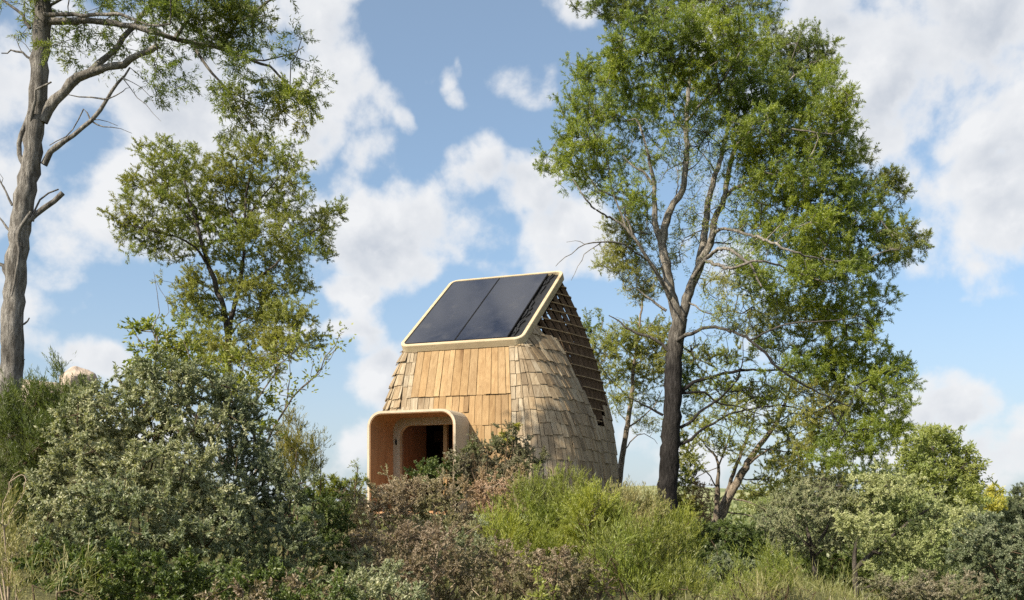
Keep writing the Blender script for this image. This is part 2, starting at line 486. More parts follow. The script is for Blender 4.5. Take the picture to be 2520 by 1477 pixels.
def mth(op, a, b=None, c=None, clamp=False):
    n = nt.nodes.new('ShaderNodeMath'); n.operation = op; n.use_clamp = clamp
    for i, v in enumerate((a, b, c)):
        if v is None: continue
        if hasattr(v, 'is_output'): L.new(v, n.inputs[i])
        else: n.inputs[i].default_value = v
    return n.outputs[0]


def mrange(v, a, b, c=0.0, d=1.0, smooth=True):
    n = nt.nodes.new('ShaderNodeMapRange'); n.interpolation_type = 'SMOOTHSTEP' if smooth else 'LINEAR'
    L.new(v, n.inputs[0])
    for i, q in enumerate((a, b, c, d)): n.inputs[1 + i].default_value = q
    return n.outputs[0]


sx = nt.nodes.new('ShaderNodeSeparateXYZ'); L.new(dirv, sx.inputs[0])
az = mth('ARCTAN2', sx.outputs[0], sx.outputs[1])
el = mth('ARCSINE', sx.outputs[2])
ae = nt.nodes.new('ShaderNodeCombineXYZ'); L.new(az, ae.inputs[0]); L.new(el, ae.inputs[1])


def fbm(vec, scale, detail, rough, dist=0.0):
    n = nt.nodes.new('ShaderNodeTexNoise'); L.new(vec, n.inputs['Vector'])
    n.inputs['Scale'].default_value = scale; n.inputs['Detail'].default_value = detail
    n.inputs['Roughness'].default_value = rough; n.inputs['Distortion'].default_value = dist
    return n.outputs[0]


def vadd(vec, off):
    n = nt.nodes.new('ShaderNodeVectorMath'); n.operation = 'ADD'; L.new(vec, n.inputs[0]); n.inputs[1].default_value = off
    return n.outputs[0]


# the banks of cloud of that afternoon: azimuth, elevation, half width, half height, weight
CL = [(130, 330, 450, 310, .92), (560, 200, 360, 190, .95), (750, 90, 95, 140, .8), (420, 560, 330, 120, .75), (150, 655, 95, 38, .7),
      (755, 370, 105, 75, .9), (905, 415, 85, 65, .85), (110, 850, 120, 60, .85), (270, 875, 120, 50, .8), (880, 925, 230, 95, .85), (600, 1000, 400, 120, .7),
      (900, 1090, 330, 130, .85), (1135, 178, 44, 34, .74), (1158, 158, 34, 26, .70), (1146, 215, 34, 36, .66), (975, 303, 60, 40, .6), (1120, 380, 70, 48, .8), (1190, 470, 210, 120, 1.15), (1180, 560, 320, 160, 1.15), (1100, 640, 330, 90, .85),
      (1060, 585, 150, 65, .9), (1260, 600, 240, 95, 1.0), (1430, 650, 130, 75, .85), (865, 702, 82, 30, .8), (965, 675, 70, 42, .85), (800, 795, 110, 26, .6),
      (2020, 75, 120, 80, .9), (2290, 210, 230, 190, 1.0), (2440, 60, 150, 190, 1.0), (2430, 460, 270, 180, 1.0), (2270, 590, 150, 100, .9),
      (2370, 1010, 260, 90, 1.0), (2480, 1120, 220, 80, .85), (1950, 1080, 330, 100, .6), (1600, 1090, 240, 110, .6), (2350, 725, 60, 22, .6), (1370, 205, 60, 26, .22), (1450, 8, 95, 34, .55),
      (2140, 300, 80, 90, .7), (3100, 500, 500, 300, 1.), (-600, 500, 500, 400, 1.), (1200, -500, 700, 160, .9)]
warp = nt.nodes.new('ShaderNodeTexNoise'); L.new(dirv, warp.inputs['Vector']); warp.inputs['Scale'].default_value = 7.0; warp.inputs['Detail'].default_value = 4.0
ws = nt.nodes.new('ShaderNodeVectorMath'); ws.operation = 'MULTIPLY_ADD'; L.new(warp.outputs['Color'], ws.inputs[0]); ws.inputs[1].default_value = (.13, .09, 0); L.new(ae.outputs[0], ws.inputs[2])
aew = vadd(ws.outputs[0], (-.065, -.045, 0))
blob = None
for (x, y, rx, ry, wgt) in CL:
    v = Vector(((x - HX) / KF, 1, (HY - y) / KF)).normalized()
    a0 = math.atan2(v.x, v.y); e0 = math.asin(v.z)
    s = nt.nodes.new('ShaderNodeVectorMath'); s.operation = 'SUBTRACT'; L.new(aew, s.inputs[0]); s.inputs[1].default_value = (a0, e0, 0)
    m_ = nt.nodes.new('ShaderNodeVectorMath'); m_.operation = 'MULTIPLY'; L.new(s.outputs[0], m_.inputs[0]); m_.inputs[1].default_value = (KF / rx, KF / ry, 0)
    ln = nt.nodes.new('ShaderNodeVectorMath'); ln.operation = 'LENGTH'; L.new(m_.outputs[0], ln.inputs[0])
    b = mrange(ln.outputs['Value'], 0.25, 1.55, wgt, 0.0)
    blob = b if blob is None else mth('MAXIMUM', blob, b)


def puff(off):
    # fractal noise plus rounded cells: the billows of fair weather cumulus
    v = vadd(dirv, tuple(a + b for a, b in zip((3.1, .7, 1.9), off)))
    f = fbm(v, 8.0, 8.0, .56, .1)
    vo = nt.nodes.new('ShaderNodeTexVoronoi'); vo.feature = 'F1'
    dw = nt.nodes.new('ShaderNodeTexNoise'); L.new(v, dw.inputs['Vector']); dw.inputs['Scale'].default_value = 22.0; dw.inputs['Detail'].default_value = 2.0
    mm = nt.nodes.new('ShaderNodeVectorMath'); mm.operation = 'MULTIPLY_ADD'; L.new(dw.outputs['Color'], mm.inputs[0]); mm.inputs[1].default_value = (.05, .05, .05); L.new(v, mm.inputs[2])
    L.new(mm.outputs[0], vo.inputs['Vector']); vo.inputs['Scale'].default_value = 17.0
    return mth('ADD', f, mth('MULTIPLY', mth('SUBTRACT', .50, vo.outputs['Distance']), .20))


n1 = puff((0, 0, 0))
n2 = puff((-.014, -.006, .020))
behind = mth('MAXIMUM', mrange(sx.outputs[1], 0.25, -0.15, 0.0, 0.62), mrange(sx.outputs[2], 0.62, 0.85, 0.0, 0.6))      # unseen cloud added behind the camera and overhead as fill light
bl = mth('MAXIMUM', blob, behind)
dens = mth('ADD', mth('MULTIPLY', bl, .66), mth('MULTIPLY', mth('SUBTRACT', n1, .5), 3.3))
alpha = mrange(dens, 0.17, 0.68)
thick = mrange(dens, 0.38, 0.95)
lit = mth('ADD', mth('MULTIPLY', mth('SUBTRACT', n1, n2), 4.0), .52, clamp=True)
shade = mth('SUBTRACT', 1.0, mth('MULTIPLY', thick, mth('SUBTRACT', 1.0, mth('MULTIPLY', lit, 1.0))), clamp=True)
k = 1.0 / SKY_STRENGTH
sdn = nt.nodes.new('ShaderNodeVectorMath'); sdn.operation = 'DOT_PRODUCT'; L.new(dirv, sdn.inputs[0]); sdn.inputs[1].default_value = tuple(sd_)
fill_glow = mth('ADD', 1.0, mth('MULTIPLY', mth('POWER', mth('MAXIMUM', sdn.outputs['Value'], 0.0), 2.0), 2.2))   # cloud brightens towards the sun; boosted out of view as added fill
ccol = mixc(nt, shade, tuple(q * k for q in (.285, .31, .35)), tuple(q * k for q in (.465, .47, .478)))
grad = ramp(nt, [(0.0, (.62, .70, .88)), (.12, (.72, .78, .88)), (.45, (.84, .94, .95)), (1, (.92, .99, .96))])
ele = mrange(sx.outputs[2], 0.0, 0.6, smooth=False); L.new(ele, grad.inputs[0])
SKY_GAIN = 0.65
skyc = mixc(nt, 1.0, sky.outputs[0], grad.outputs[0], 'MULTIPLY')
sg = nt.nodes.new('ShaderNodeVectorMath'); sg.operation = 'SCALE'; L.new(skyc, sg.inputs[0]); sg.inputs['Scale'].default_value = SKY_GAIN
cg = nt.nodes.new('ShaderNodeVectorMath'); cg.operation = 'SCALE'; L.new(ccol, cg.inputs[0]); L.new(fill_glow, cg.inputs['Scale'])
haze_f = mth('MULTIPLY', mrange(sx.outputs[2], 0.0, 0.26, 1.0, 0.0), .55)
low = mixc(nt, haze_f, sg.outputs[0], tuple(q * k for q in (.30, .345, .385)))
pale = mixc(nt, .22, low, tuple(q * k for q in (.30, .335, .37)))
fin = mixc(nt, mth('MULTIPLY', alpha, .97), pale, cg.outputs[0])
L.new(fin, bg.inputs[0])

cam = bpy.data.cameras.new('camera'); co = bpy.data.objects.new('camera', cam); COL.objects.link(co)
co.location = (0, 0, EYE); co.rotation_euler = (math.radians(90), 0, 0)
cam.sensor_width = 36.0; cam.lens = KF / 2520 * 36.0
cam.shift_y = (HY / 2520 * 1024 - 300) / 1024
cam.clip_start = 0.1; cam.clip_end = 20000
scene.camera = co
scene.view_settings.view_transform = 'Standard'; scene.view_settings.look = 'None'
scene.view_settings.exposure = 0.95; scene.view_settings.gamma = 1.0
scene.view_settings.use_curve_mapping = False
scene.render.engine = 'CYCLES'
scene.cycles.max_bounces = 6; scene.cycles.diffuse_bounces = 3; scene.cycles.glossy_bounces = 2
scene.cycles.transmission_bounces = 3; scene.cycles.sample_clamp_indirect = 2.0; scene.cycles.use_denoising = False

# ------------------------------------------------------------------ ground
def ground_mat():
    m, nt, out = new_mat('soil'); L = nt.links
    tc = N(nt, 'ShaderNodeTexCoord')
    n1 = N(nt, 'ShaderNodeTexNoise', i_Scale=.6, i_Detail=8.0, i_Roughness=.65); L.new(tc.outputs['Object'], n1.inputs['Vector'])
    n2 = N(nt, 'ShaderNodeTexNoise', i_Scale=9.0, i_Detail=8.0, i_Roughness=.7); L.new(tc.outputs['Object'], n2.inputs['Vector'])
    r = ramp(nt, [(.3, (.065, .075, .028)), (.5, (.11, .11, .05)), (.7, (.17, .15, .085))])
    mx = mixc(nt, .5, n1.outputs['Fac'], n2.outputs['Fac']); L.new(mx, r.inputs[0])
    p = N(nt, 'ShaderNodeBsdfPrincipled', i_Roughness=.95); L.new(r.outputs[0], p.inputs['Base Color']); p.inputs['Specular IOR Level'].default_value = .1
    b = N(nt, 'ShaderNodeBump', i_Strength=.8, i_Distance=.06); L.new(n2.outputs[0], b.inputs['Height']); L.new(b.outputs[0], p.inputs['Normal'])
    L.new(p.outputs[0], out.inputs[0]); return m


def hill_mat():
    m, nt, out = new_mat('far_hillside'); L = nt.links
    tc = N(nt, 'ShaderNodeTexCoord')
    n1 = N(nt, 'ShaderNodeTexNoise', i_Scale=.03, i_Detail=9.0, i_Roughness=.7); L.new(tc.outputs['Object'], n1.inputs['Vector'])
    r = ramp(nt, [(.35, (.10, .13, .07)), (.5, (.20, .22, .12)), (.65, (.28, .28, .16))]); L.new(n1.outputs[0], r.inputs[0])
    p = N(nt, 'ShaderNodeBsdfPrincipled', i_Roughness=1.); L.new(r.outputs[0], p.inputs['Base Color']); p.inputs['Specular IOR Level'].default_value = 0
    L.new(p.outputs[0], out.inputs[0]); return m


ax = np.concatenate([-np.geomspace(4000, 22, 26), np.linspace(-20, 20, 161), np.geomspace(22, 4000, 26)])
ay = np.concatenate([-np.geomspace(3000, 6, 16), np.linspace(-5, 45, 201), np.geomspace(47, 6000, 34)])
GX, GY = np.meshgrid(ax, ay)
GZ = terrain(GX, GY)
nx, ny = len(ax), len(ay)
I = np.arange(ny - 1)[:, None] * nx + np.arange(nx - 1)[None]
F = np.stack([I, I + 1, I + nx + 1, I + nx], -1).reshape(-1, 4)
tag(make_mesh('ground', np.stack([GX, GY, GZ], -1).reshape(-1, 3), F, ground_mat(), None, None, True), kind='structure')
# far hillside across the valley
hx = np.linspace(-500, 900, 120); hy = np.linspace(300, 700, 24)
HXg, HYg = np.meshgrid(hx, hy); tt_ = (HYg - 300) / 400
prof = np.sin(np.clip(tt_, 0, 1) * np.pi) ** .8
HZ = -9 + prof * (15 + 4.0 * np.sin(HXg * .012 + .6) + 1.6 * np.sin(HXg * .031) + .6 * np.sin(HXg * .11 + HYg * .05))
I = np.arange(23)[:, None] * 120 + np.arange(119)[None]
F = np.stack([I, I + 1, I + 121, I + 120], -1).reshape(-1, 4)
tag(make_mesh('hills', np.stack([HXg, HYg, HZ], -1).reshape(-1, 3), F, hill_mat(), None, None, True), kind='structure')

# grass between the bushes: nobody could count the blades
def grass_patch():
    n = 70000
    y = rng.uniform(4.0, 30, n); x = rng.uniform(-.60, .60, n) * y
    keep = np.sin(x * 1.7 + 3 * np.sin(y * .6)) + np.sin(y * 1.3 + x) + rng.standard_normal(n) * .8 > -.5
    x, y = x[keep], y[keep]; n = len(x)
    C = np.stack([x, y, terrain(x, y) - .01], -1)
    D = unit(np.array([0, 0, 1.0]) + rng.standard_normal((n, 3)) * .32)
    Ln = rng.uniform(.10, .34, n); Wd = rng.uniform(.006, .012, n)
    V, F = leaf_quads(C, D, Ln, Wd)
    o = make_mesh('grass', V, F, M['grass'], None, rng.random(n))
    tag(o, kind='stuff')


grass_patch()


# rocks on the left hillside
def rock(name, label, cx, cy, d, sx_, sy_, sz, seed, flat=0.0):
    r = np.random.default_rng(seed)
    nu, nv = 36, 22
    u = np.linspace(0, 2 * np.pi, nu, endpoint=False); v = np.linspace(0.02, np.pi - .02, nv)
    U, Vv = np.meshgrid(u, v)
    d3 = np.stack([np.cos(U) * np.sin(Vv), np.sin(U) * np.sin(Vv), np.cos(Vv)], -1)
    disp = np.ones_like(U)
    for k in range(26):
        ax_ = unit(r.standard_normal(3)); off = r.uniform(.78, .98)
        dt = d3 @ ax_
        disp = np.minimum(disp, np.where(dt > .05, off / np.maximum(dt, .05), 9))
    disp += r.standard_normal(U.shape) * .012
    pts = d3 * disp[..., None]
    pts[..., 2] = np.sign(pts[..., 2]) * np.abs(pts[..., 2]) ** (1 - flat)
    pts = pts * np.array([sx_, sy_, sz])
    I = np.arange(nv - 1)[:, None] * nu + np.arange(nu)[None]; J = np.arange(nv - 1)[:, None] * nu + (np.arange(nu)[None] + 1) % nu
    F = np.stack([I, I + nu, J + nu, J], -1).reshape(-1, 4)
    m = M['rock']
    o = make_mesh(name, pts.reshape(-1, 3), F, m, None, None, False)
    o.location = tuple(P(cx, cy, d))
    tag(o, label, 'rock')


M['rock'] = simple_mat('weathered_rock', (.34, .28, .235), .92, .15, .45, 3.5)
rock('rock_ledge', 'long flat pinkish grey rock ledge on the hillside beside the leaning bare trunk', 80, 985, 17.5, 1.1, .8, .36, 3, .35)
rock('boulder', 'rounded pale brown boulder poking up above the green broom on the left hillside', 193, 938, 17, .31, .30, .26, 11)

# ------------------------------------------------------------------ the cabin
M['plank'] = wood_mat('honey_planks', [(.215, .14, .070), (.345, .235, .122), (.28, .185, .09), (.385, .275, .152), (.25, .17, .09)], contrast=.5, dark=(.5, .38, .27))
M['shingle'] = wood_mat('weathered_shingles', [(.18, .14, .095), (.35, .285, .20), (.27, .218, .152), (.42, .36, .268), (.31, .24, .155), (.38, .335, .26), (.22, .175, .122)], contrast=.6)
M['frame_wood'] = wood_mat('pale_roof_timber', [(.43, .36, .25), (.50, .43, .31)], grain=(3, 14, 14), contrast=.3, bump=.1)
M['ply'] = wood_mat('orange_plywood', [(.40, .225, .118), (.45, .265, .145)], grain=(18, 18, .9), contrast=.35, bump=.08, rough=.6)
M['ply_pale'] = wood_mat('pale_plywood', [(.43, .37, .285), (.48, .42, .335)], grain=(18, 3, 3), contrast=.25, bump=.08)
M['batten'] = wood_mat('lattice_battens', [(.26, .19, .12), (.42, .32, .21), (.33, .24, .15)], contrast=.5)
M['rib'] = wood_mat('lattice_ribs', [(.085, .058, .036), (.13, .088, .055)], contrast=.5)
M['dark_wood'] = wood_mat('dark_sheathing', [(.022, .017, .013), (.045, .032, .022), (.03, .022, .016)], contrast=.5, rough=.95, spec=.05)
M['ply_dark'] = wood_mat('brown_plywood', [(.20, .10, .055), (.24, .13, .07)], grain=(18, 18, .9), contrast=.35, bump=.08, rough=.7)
M['black'] = simple_mat('black_tray', (.012, .012, .013), .5, .3, .3)


def glass_mat():
    m, nt, out = new_mat('solar_glass'); L = nt.links
    tc = N(nt, 'ShaderNodeTexCoord')
    nz = N(nt, 'ShaderNodeTexNoise', i_Scale=2.2, i_Detail=6.0, i_Roughness=.65); L.new(tc.outputs['Object'], nz.inputs['Vector'])
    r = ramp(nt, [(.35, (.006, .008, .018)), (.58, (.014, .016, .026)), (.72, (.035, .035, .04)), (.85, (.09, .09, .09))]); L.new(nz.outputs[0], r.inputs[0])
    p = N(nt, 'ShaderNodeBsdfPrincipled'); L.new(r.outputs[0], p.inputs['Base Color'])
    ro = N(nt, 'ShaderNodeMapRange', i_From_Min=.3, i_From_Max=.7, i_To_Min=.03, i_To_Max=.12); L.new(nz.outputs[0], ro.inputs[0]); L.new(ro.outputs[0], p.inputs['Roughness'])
    p.inputs['IOR'].default_value = 1.5
    L.new(p.outputs[0], out.inputs[0]); return m


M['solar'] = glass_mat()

YAW = math.radians(21.4)
cabin = empty('timber_cabin', (-1.003, 19.485, 1.5), 'small timber cabin clad in weathered shingles with a sloping solar roof and rounded porch', 'cabin')
cabin.rotation_euler = (0, 0, -YAW)
TH = math.radians(36.2); RZ0 = 3.28


def outline(s, hu, v0, v1, r):
    """point on a rounded rectangle; s in 0..8: front, arc, right, arc, back, arc, left, arc"""
    s = np.asarray(s, float) % 8; i = np.floor(s).astype(int); t = s - i
    vm0, vm1, um = v0 + r, v1 - r, hu - r
    a = t * np.pi / 2
    u = np.select([i == 0, i == 1, i == 2, i == 3, i == 4, i == 5, i == 6, i == 7],
                  [-um + 2 * um * t, um + r * np.sin(a), hu + 0 * t, um + r * np.cos(a), um - 2 * um * t, -um - r * np.sin(a), -hu + 0 * t, -um - r * np.cos(a)])
    v = np.select([i == 0, i == 1, i == 2, i == 3, i == 4, i == 5, i == 6, i == 7],
                  [v0 + 0 * t, vm0 - r * np.cos(a), vm0 + (vm1 - vm0) * t, vm1 + r * np.sin(a), v1 + 0 * t, vm1 + r * np.cos(a), vm1 - (vm1 - vm0) * t, vm0 - r * np.sin(a)])
    return u, v


def shell(s, z, off=0.0):
    s = np.asarray(s, float); z = np.asarray(z, float)

    def raw(s, z):
        ue, ve = outline(s, 1.27, .06, 2.42, .12)
        ub, vb = outline(s, 2.45, -.36, 3.5, 1.0); ub = np.where(ub < 0, ub * .85, ub)
        ze = RZ0 + ve * math.tan(TH) - .05
        t = np.clip(1 - z / ze, 0, 1); q = 1 - (1 - t) ** 2.2
        return np.stack([ue + (ub - ue) * q, ve + (vb - ve) * q, z + 0 * q], -1)
    p = raw(s, z)
    if np.any(off):
        ds = raw(s + .02, z) - raw(s - .02, z); dz = raw(s, z + .02) - raw(s, z - .02)
        n = unit(np.cross(ds, dz)); p = p + n * np.asarray(off)[..., None]
    return p


def ztop(s):
    _, ve = outline(s, 1.27, .06, 2.42, .12)
    return RZ0 + ve * math.tan(TH) - .05


def is_open(s, z):
    """the part of the right flank and back whose shingles are not on yet"""
    i = s % 8
    if not (2.0 <= i <= 5.6): return False
    p = shell(s, z)
    v = p[1]
    if i < 3.0:
        if v < np.interp(z, [1.7, 2.1, 2.9, 3.35, 3.66, 5], [1.62, 1.42, 1.2, 1.08, .55, .5]): return False
        return z > np.interp(v, [1.6, 1.9, 2.3, 3], [1.55, 1.72, 2.1, 2.35])
    return z > 2.35


TU0, TU1, TZ1, TV0 = -1.56, .31, 1.92, -.92     # porch box


def clad(mb, s0, s1, rows, wmin, wmax, thick=.016, lap=.05, lift=.03, ragged=.012):
    """courses of boards between s0 and s1; rows: heights of the lower edges"""
    for zi, (zb, zt) in enumerate(zip(rows[:-1], rows[1:])):
        s = s0 + (0 if zi % 2 == 0 else -.0)
        while s < s1 - 1e-4:
            a = shell(s, zb); b = shell(s + .01, zb)
            per = np.linalg.norm(b - a) / .01
            ds = rng.uniform(wmin, wmax) / max(per, .02)
            e = min(s + ds, s1)
            if s1 - e < .25 * ds: e = s1
            if ((s + e) / 2 % 8) < 1.2 and zb < TZ1:        # boards stop against the sides of the porch
                q0 = shell(s, (zb + zt) / 2)[0]; q1 = shell(e, (zb + zt) / 2)[0]
                for ue_ in (TU0 + .03, TU1 - .03):
                    if q0 < ue_ - .01 and q1 > ue_ + .01: e = s + (ue_ - q0) / (q1 - q0) * (e - s); break
            lo = zb + rng.uniform(-ragged, ragged); hi = zt + lap
            trim = .08 if (s % 8) > 2.95 else .01
            g = .005 / max(per, .02)
            hi0 = min(hi, float(ztop(s)) - trim); hi1 = min(hi, float(ztop(e)) - trim)
            sc, zc = (s + e) / 2, (zb + zt) / 2
            skip = min(hi0, hi1) - lo < .05 or is_open(sc, zc) or is_open(s + .25 * (e - s), zb + .04)
            sa, sb = s, e
            if not skip and ((sc % 8) < 1.2 or (sc % 8) > 7.4):
                pu0 = shell(s, zc)[0]; pu1 = shell(e, zc)[0]
                if pu1 > TU0 + .05 and pu0 < TU1 - .05:
                    if zt <= TZ1 + .02:
                        if pu1 > TU1 + .02: sa = s + (TU1 - .03 - pu0) / (pu1 - pu0) * (e - s)
                        elif pu0 < TU0 - .02: sb = s + (TU0 + .03 - pu0) / (pu1 - pu0) * (e - s)
                        else: skip = True
                    elif lo < TZ1 - .02: lo = TZ1 - .02
            if not skip:
                t = thick * rng.uniform(.8, 1.3); lf = lift * rng.uniform(.7, 1.4)
                S4 = np.array([sa + g, sb - g, sb - g, sa + g]); Z4 = np.array([lo, lo + rng.uniform(-.008, .008), hi1, hi0])
                inn = shell(S4, Z4, np.array([lf - t, lf - t, .004, .004]))
                outp = shell(S4, Z4, np.array([lf, lf * rng.uniform(.85, 1.1), .004 + t, .004 + t]))
                mb.hexa(list(outp) + list(inn), rng.random())
            s = e


# boarded front
mb = MB()
clad(mb, .09, .93, [2.23, 3.22], .12, .20, lift=.045, ragged=.0, lap=.0)
clad(mb, .30, .93, [1.64, 2.23], .10, .17, lift=.034, ragged=.004)
clad(mb, .30, .93, [.78, 1.64], .09, .2, lift=.03, ragged=.006)
clad(mb, .30, .93, [0.0, .78], .09, .2, lift=.03, ragged=.006)
# the wall closes round the rounded shoulders of the porch
def wall_at(u, z, off):
    lo_, hi_ = -.9, 1.1
    for _ in range(30):
        m_ = (lo_ + hi_) / 2
        if shell(m_, z)[0] < u: lo_ = m_
        else: hi_ = m_
    return shell(m_, z, off)


for c_, sgn in ((TU1 - .30, 1), (TU0 + .30, -1)):
    a_ = np.linspace(0, np.pi / 2, 11)
    for q0, q1 in zip(a_[:-1], a_[1:]):
        pts = []
        for q in (q0, q1):
            uu = c_ + sgn * .30 * math.sin(q); zz = TZ1 - .30 + .30 * math.cos(q)
            pts.append((wall_at(uu - sgn * .012, zz - .012, .014), wall_at(uu, TZ1 + .03, .014)))
        mb.quad([pts[0][0], pts[1][0], pts[1][1], pts[0][1]], .35)
mb.build('plank_wall', M['plank'], cabin)
# shingled flanks
mb = MB()
clad(mb, .0, .09, [1.85, 2.0, 2.23, 2.47, 2.7, 2.94, 3.16, 3.3], .07, .13)
clad(mb, .09, .30, [1.85, 2.23], .1, .2)
clad(mb, 7.0, 8.0, [0, .3, .6, .85, 1.1, 1.36, 1.6, 1.82, 2.02, 2.23, 2.47, 2.70, 2.94, 3.16, 3.4], .06, .12, lift=.06, ragged=.03)
clad(mb, 5.6, 7.0, [0, .4, .7, 1.0, 1.3, 1.6, 1.85, 2.1, 2.35, 2.6, 2.85, 3.1, 3.4, 3.7, 4.0, 4.4, 4.8], .10, .2, lift=.045, ragged=.02)
full = [0, .38, .66, .95, 1.18, 1.42, 1.66, 1.9, 2.14, 2.38, 2.62, 2.88, 3.14, 3.42, 3.72, 4.02, 4.4, 4.8]
s = .93
k = 0
while s < 5.6:
    e = s + rng.uniform(.10, .2) * (1.0 if s < 2 else 1.2)
    if e > 5.55: e = 5.6
    rows = list(full)
    for q in range(2):                       # here and there a run of long boards takes two courses
        if rng.random() < .75:
            j = int(rng.integers(1, 7)); 
            if j < len(rows) - 1: rows.pop(j)
    dzv = rng.uniform(-.02, .02)
    rows = [rows[0]] + [r + dzv for r in rows[1:]]
    clad(mb, s, e, rows, .075, .16, lift=.034, ragged=.012)
    s = e
mb.build('shingle_cladding', M['shingle'], cabin)
# dark boarding behind the shingles, open over the porch and where the lattice is bare
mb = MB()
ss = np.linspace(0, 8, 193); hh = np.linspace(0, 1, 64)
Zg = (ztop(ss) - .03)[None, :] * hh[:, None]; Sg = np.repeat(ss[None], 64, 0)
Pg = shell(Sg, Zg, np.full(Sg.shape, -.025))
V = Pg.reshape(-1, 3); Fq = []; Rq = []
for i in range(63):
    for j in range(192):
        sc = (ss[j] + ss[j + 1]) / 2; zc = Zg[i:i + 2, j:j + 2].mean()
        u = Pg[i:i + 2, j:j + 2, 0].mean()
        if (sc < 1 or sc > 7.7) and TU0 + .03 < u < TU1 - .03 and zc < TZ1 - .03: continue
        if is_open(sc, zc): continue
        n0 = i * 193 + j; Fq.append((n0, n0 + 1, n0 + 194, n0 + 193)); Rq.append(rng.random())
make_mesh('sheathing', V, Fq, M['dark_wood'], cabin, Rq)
# bare lattice: battens across upright ribs, with loose boards deep behind
mb = MB(); rb = MB(); bk = MB()
for z in np.arange(1.60, 4.95, .225):
    prev = None
    zz = z + rng.uniform(-.02, .02)
    for s in np.arange(2.0, 5.61, .06):
        ok = zz < ztop(s) - .02 and is_open(s, zz)
        p = shell(s, zz, .012)
        if prev is None: mb = MB()
        if prev is not None and not ok and mb.V: mb.build('batten', M['batten'], cabin); mb = MB()
        if ok and prev is not None:
            mb.beam(prev, p, (0, 0, 1), .03, .020, rng.random())
        prev = p if ok else None
    if prev is not None and mb.V: mb.build('batten', M['batten'], cabin); mb = MB()
for s in np.concatenate([np.arange(2.05, 3.0, .105), np.arange(3.0, 4.0, .25), np.arange(4.05, 5.6, .13)]):
    prev = None
    for z in np.arange(1.5, 5.1, .10):
        ok = z < ztop(s) - .02 and is_open(s, z)
        p = shell(s, z, -.045)
        if prev is None: rb = MB()
        if prev is not None and not ok and rb.V: rb.build('rib', M['rib'], cabin); rb = MB()
        if ok and prev is not None:
            rb.beam(prev, p, (p[0], p[1] - 1.2, 0), .035, .09, .3)
        prev = p if ok else None
    if prev is not None and rb.V: rb.build('rib', M['rib'], cabin); rb = MB()
for s in np.arange(2.0, 5.6, .105):
    for z in np.arange(1.5, 5.0, .195):
        if z > ztop(s) - .42 or not is_open(s + .05, min(z + .1, float(ztop(s)) - .05)): continue
        if rng.random() < (.0 if s < 2.8 else .12 if s < 3.2 else .45): continue
        S4 = np.array([s, s + .104, s + .104, s]); Z4 = np.array([z, z, z + .193, z + .193]); dd = rng.uniform(.20, .27)
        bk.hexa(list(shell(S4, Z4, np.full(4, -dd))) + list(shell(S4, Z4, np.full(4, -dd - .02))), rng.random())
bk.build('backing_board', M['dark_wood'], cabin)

# porch: a bent plywood tunnel with a rounded head
def arch(u0, u1, z0, z1, r, n=8):
    a = np.linspace(0, np.pi / 2, n)
    pts = [(u0, z0)] + [(u0, z0 + (z1 - r - z0) * k / 4) for k in (1, 2, 3)]
    pts += [(u0 + r - r * math.cos(t), z1 - r + r * math.sin(t)) for t in a]
    pts += [(u1 - r + r * math.sin(t), z1 - r + r * math.cos(t)) for t in a]
    pts += [(u1, z0 + (z1 - r - z0) * k / 4) for k in (3, 2, 1)] + [(u1, z0)]
    return pts


def arch_sleeve(name, outer, inner, v0, v1, mat, parent, lip=None):
    m = MB()
    for a in range(len(outer) - 1):
        o0, o1, i0, i1 = outer[a], outer[a + 1], inner[a], inner[a + 1]
        r = .2 + .6 * (a / len(outer))
        f = lambda p, v: (p[0], v, p[1])
        m.quad([f(i0, v0), f(i1, v0), f(i1, v1), f(i0, v1)], r)         # inner face
        m.quad([f(o1, v0), f(o0, v0), f(o0, v1), f(o1, v1)], r)         # outer face
        m.quad([f(o0, v0), f(o1, v0), f(i1, v0), f(i0, v0)], r)         # front edge
        m.quad([f(o1, v1), f(o0, v1), f(i0, v1), f(i1, v1)], r)
    return m.build(name, mat, parent)


po = arch(TU0, TU1, -.05, TZ1, .30); pi_ = arch(TU0 + .045, TU1 - .045, -.05, TZ1 - .045, .26)
porch = arch_sleeve('porch', pi_, arch(TU0 + .06, TU1 - .06, -.05, TZ1 - .06, .245), TV0 + .012, .22, M['ply'], cabin)
arch_sleeve('porch_shell', po, pi_, TV0, .05, M['ply_pale'], porch)
# inner door frame
jo = arch(TU0 + .06, TU1 - .06, -.05, TZ1 - .06, .245); ji = arch(TU0 + .21, TU1 - .2, -.05, TZ1 - .21, .22)
jamb = arch_sleeve('door_frame', jo, ji, .02, .12, M['ply_pale'], cabin)
for z in (.42, 1.33):
    m = MB(); m.box((TU0 + .115, -.004, z), (TU0 + .145, .02, z + .11), .5); m.build('hinge', M['black'], jamb)
m = MB(); m.box((-.52, .30, 0), (-.44, .38, 2.6), .6); m.build('post', M['plank'], cabin)
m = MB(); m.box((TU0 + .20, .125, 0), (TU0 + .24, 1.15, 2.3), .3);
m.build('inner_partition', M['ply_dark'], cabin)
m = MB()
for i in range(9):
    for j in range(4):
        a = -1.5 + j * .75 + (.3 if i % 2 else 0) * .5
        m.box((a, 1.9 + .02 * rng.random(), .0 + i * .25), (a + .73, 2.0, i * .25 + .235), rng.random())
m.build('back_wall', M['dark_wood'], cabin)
m = MB(); m.box((-2.0, .1, -.05), (2.0, 3.0, .0), .5); m.box((TU0 + .07, TV0 + .05, -.06), (TU1 - .07, .1, -.01), .5); m.build('floor_deck', M['ply'], cabin)

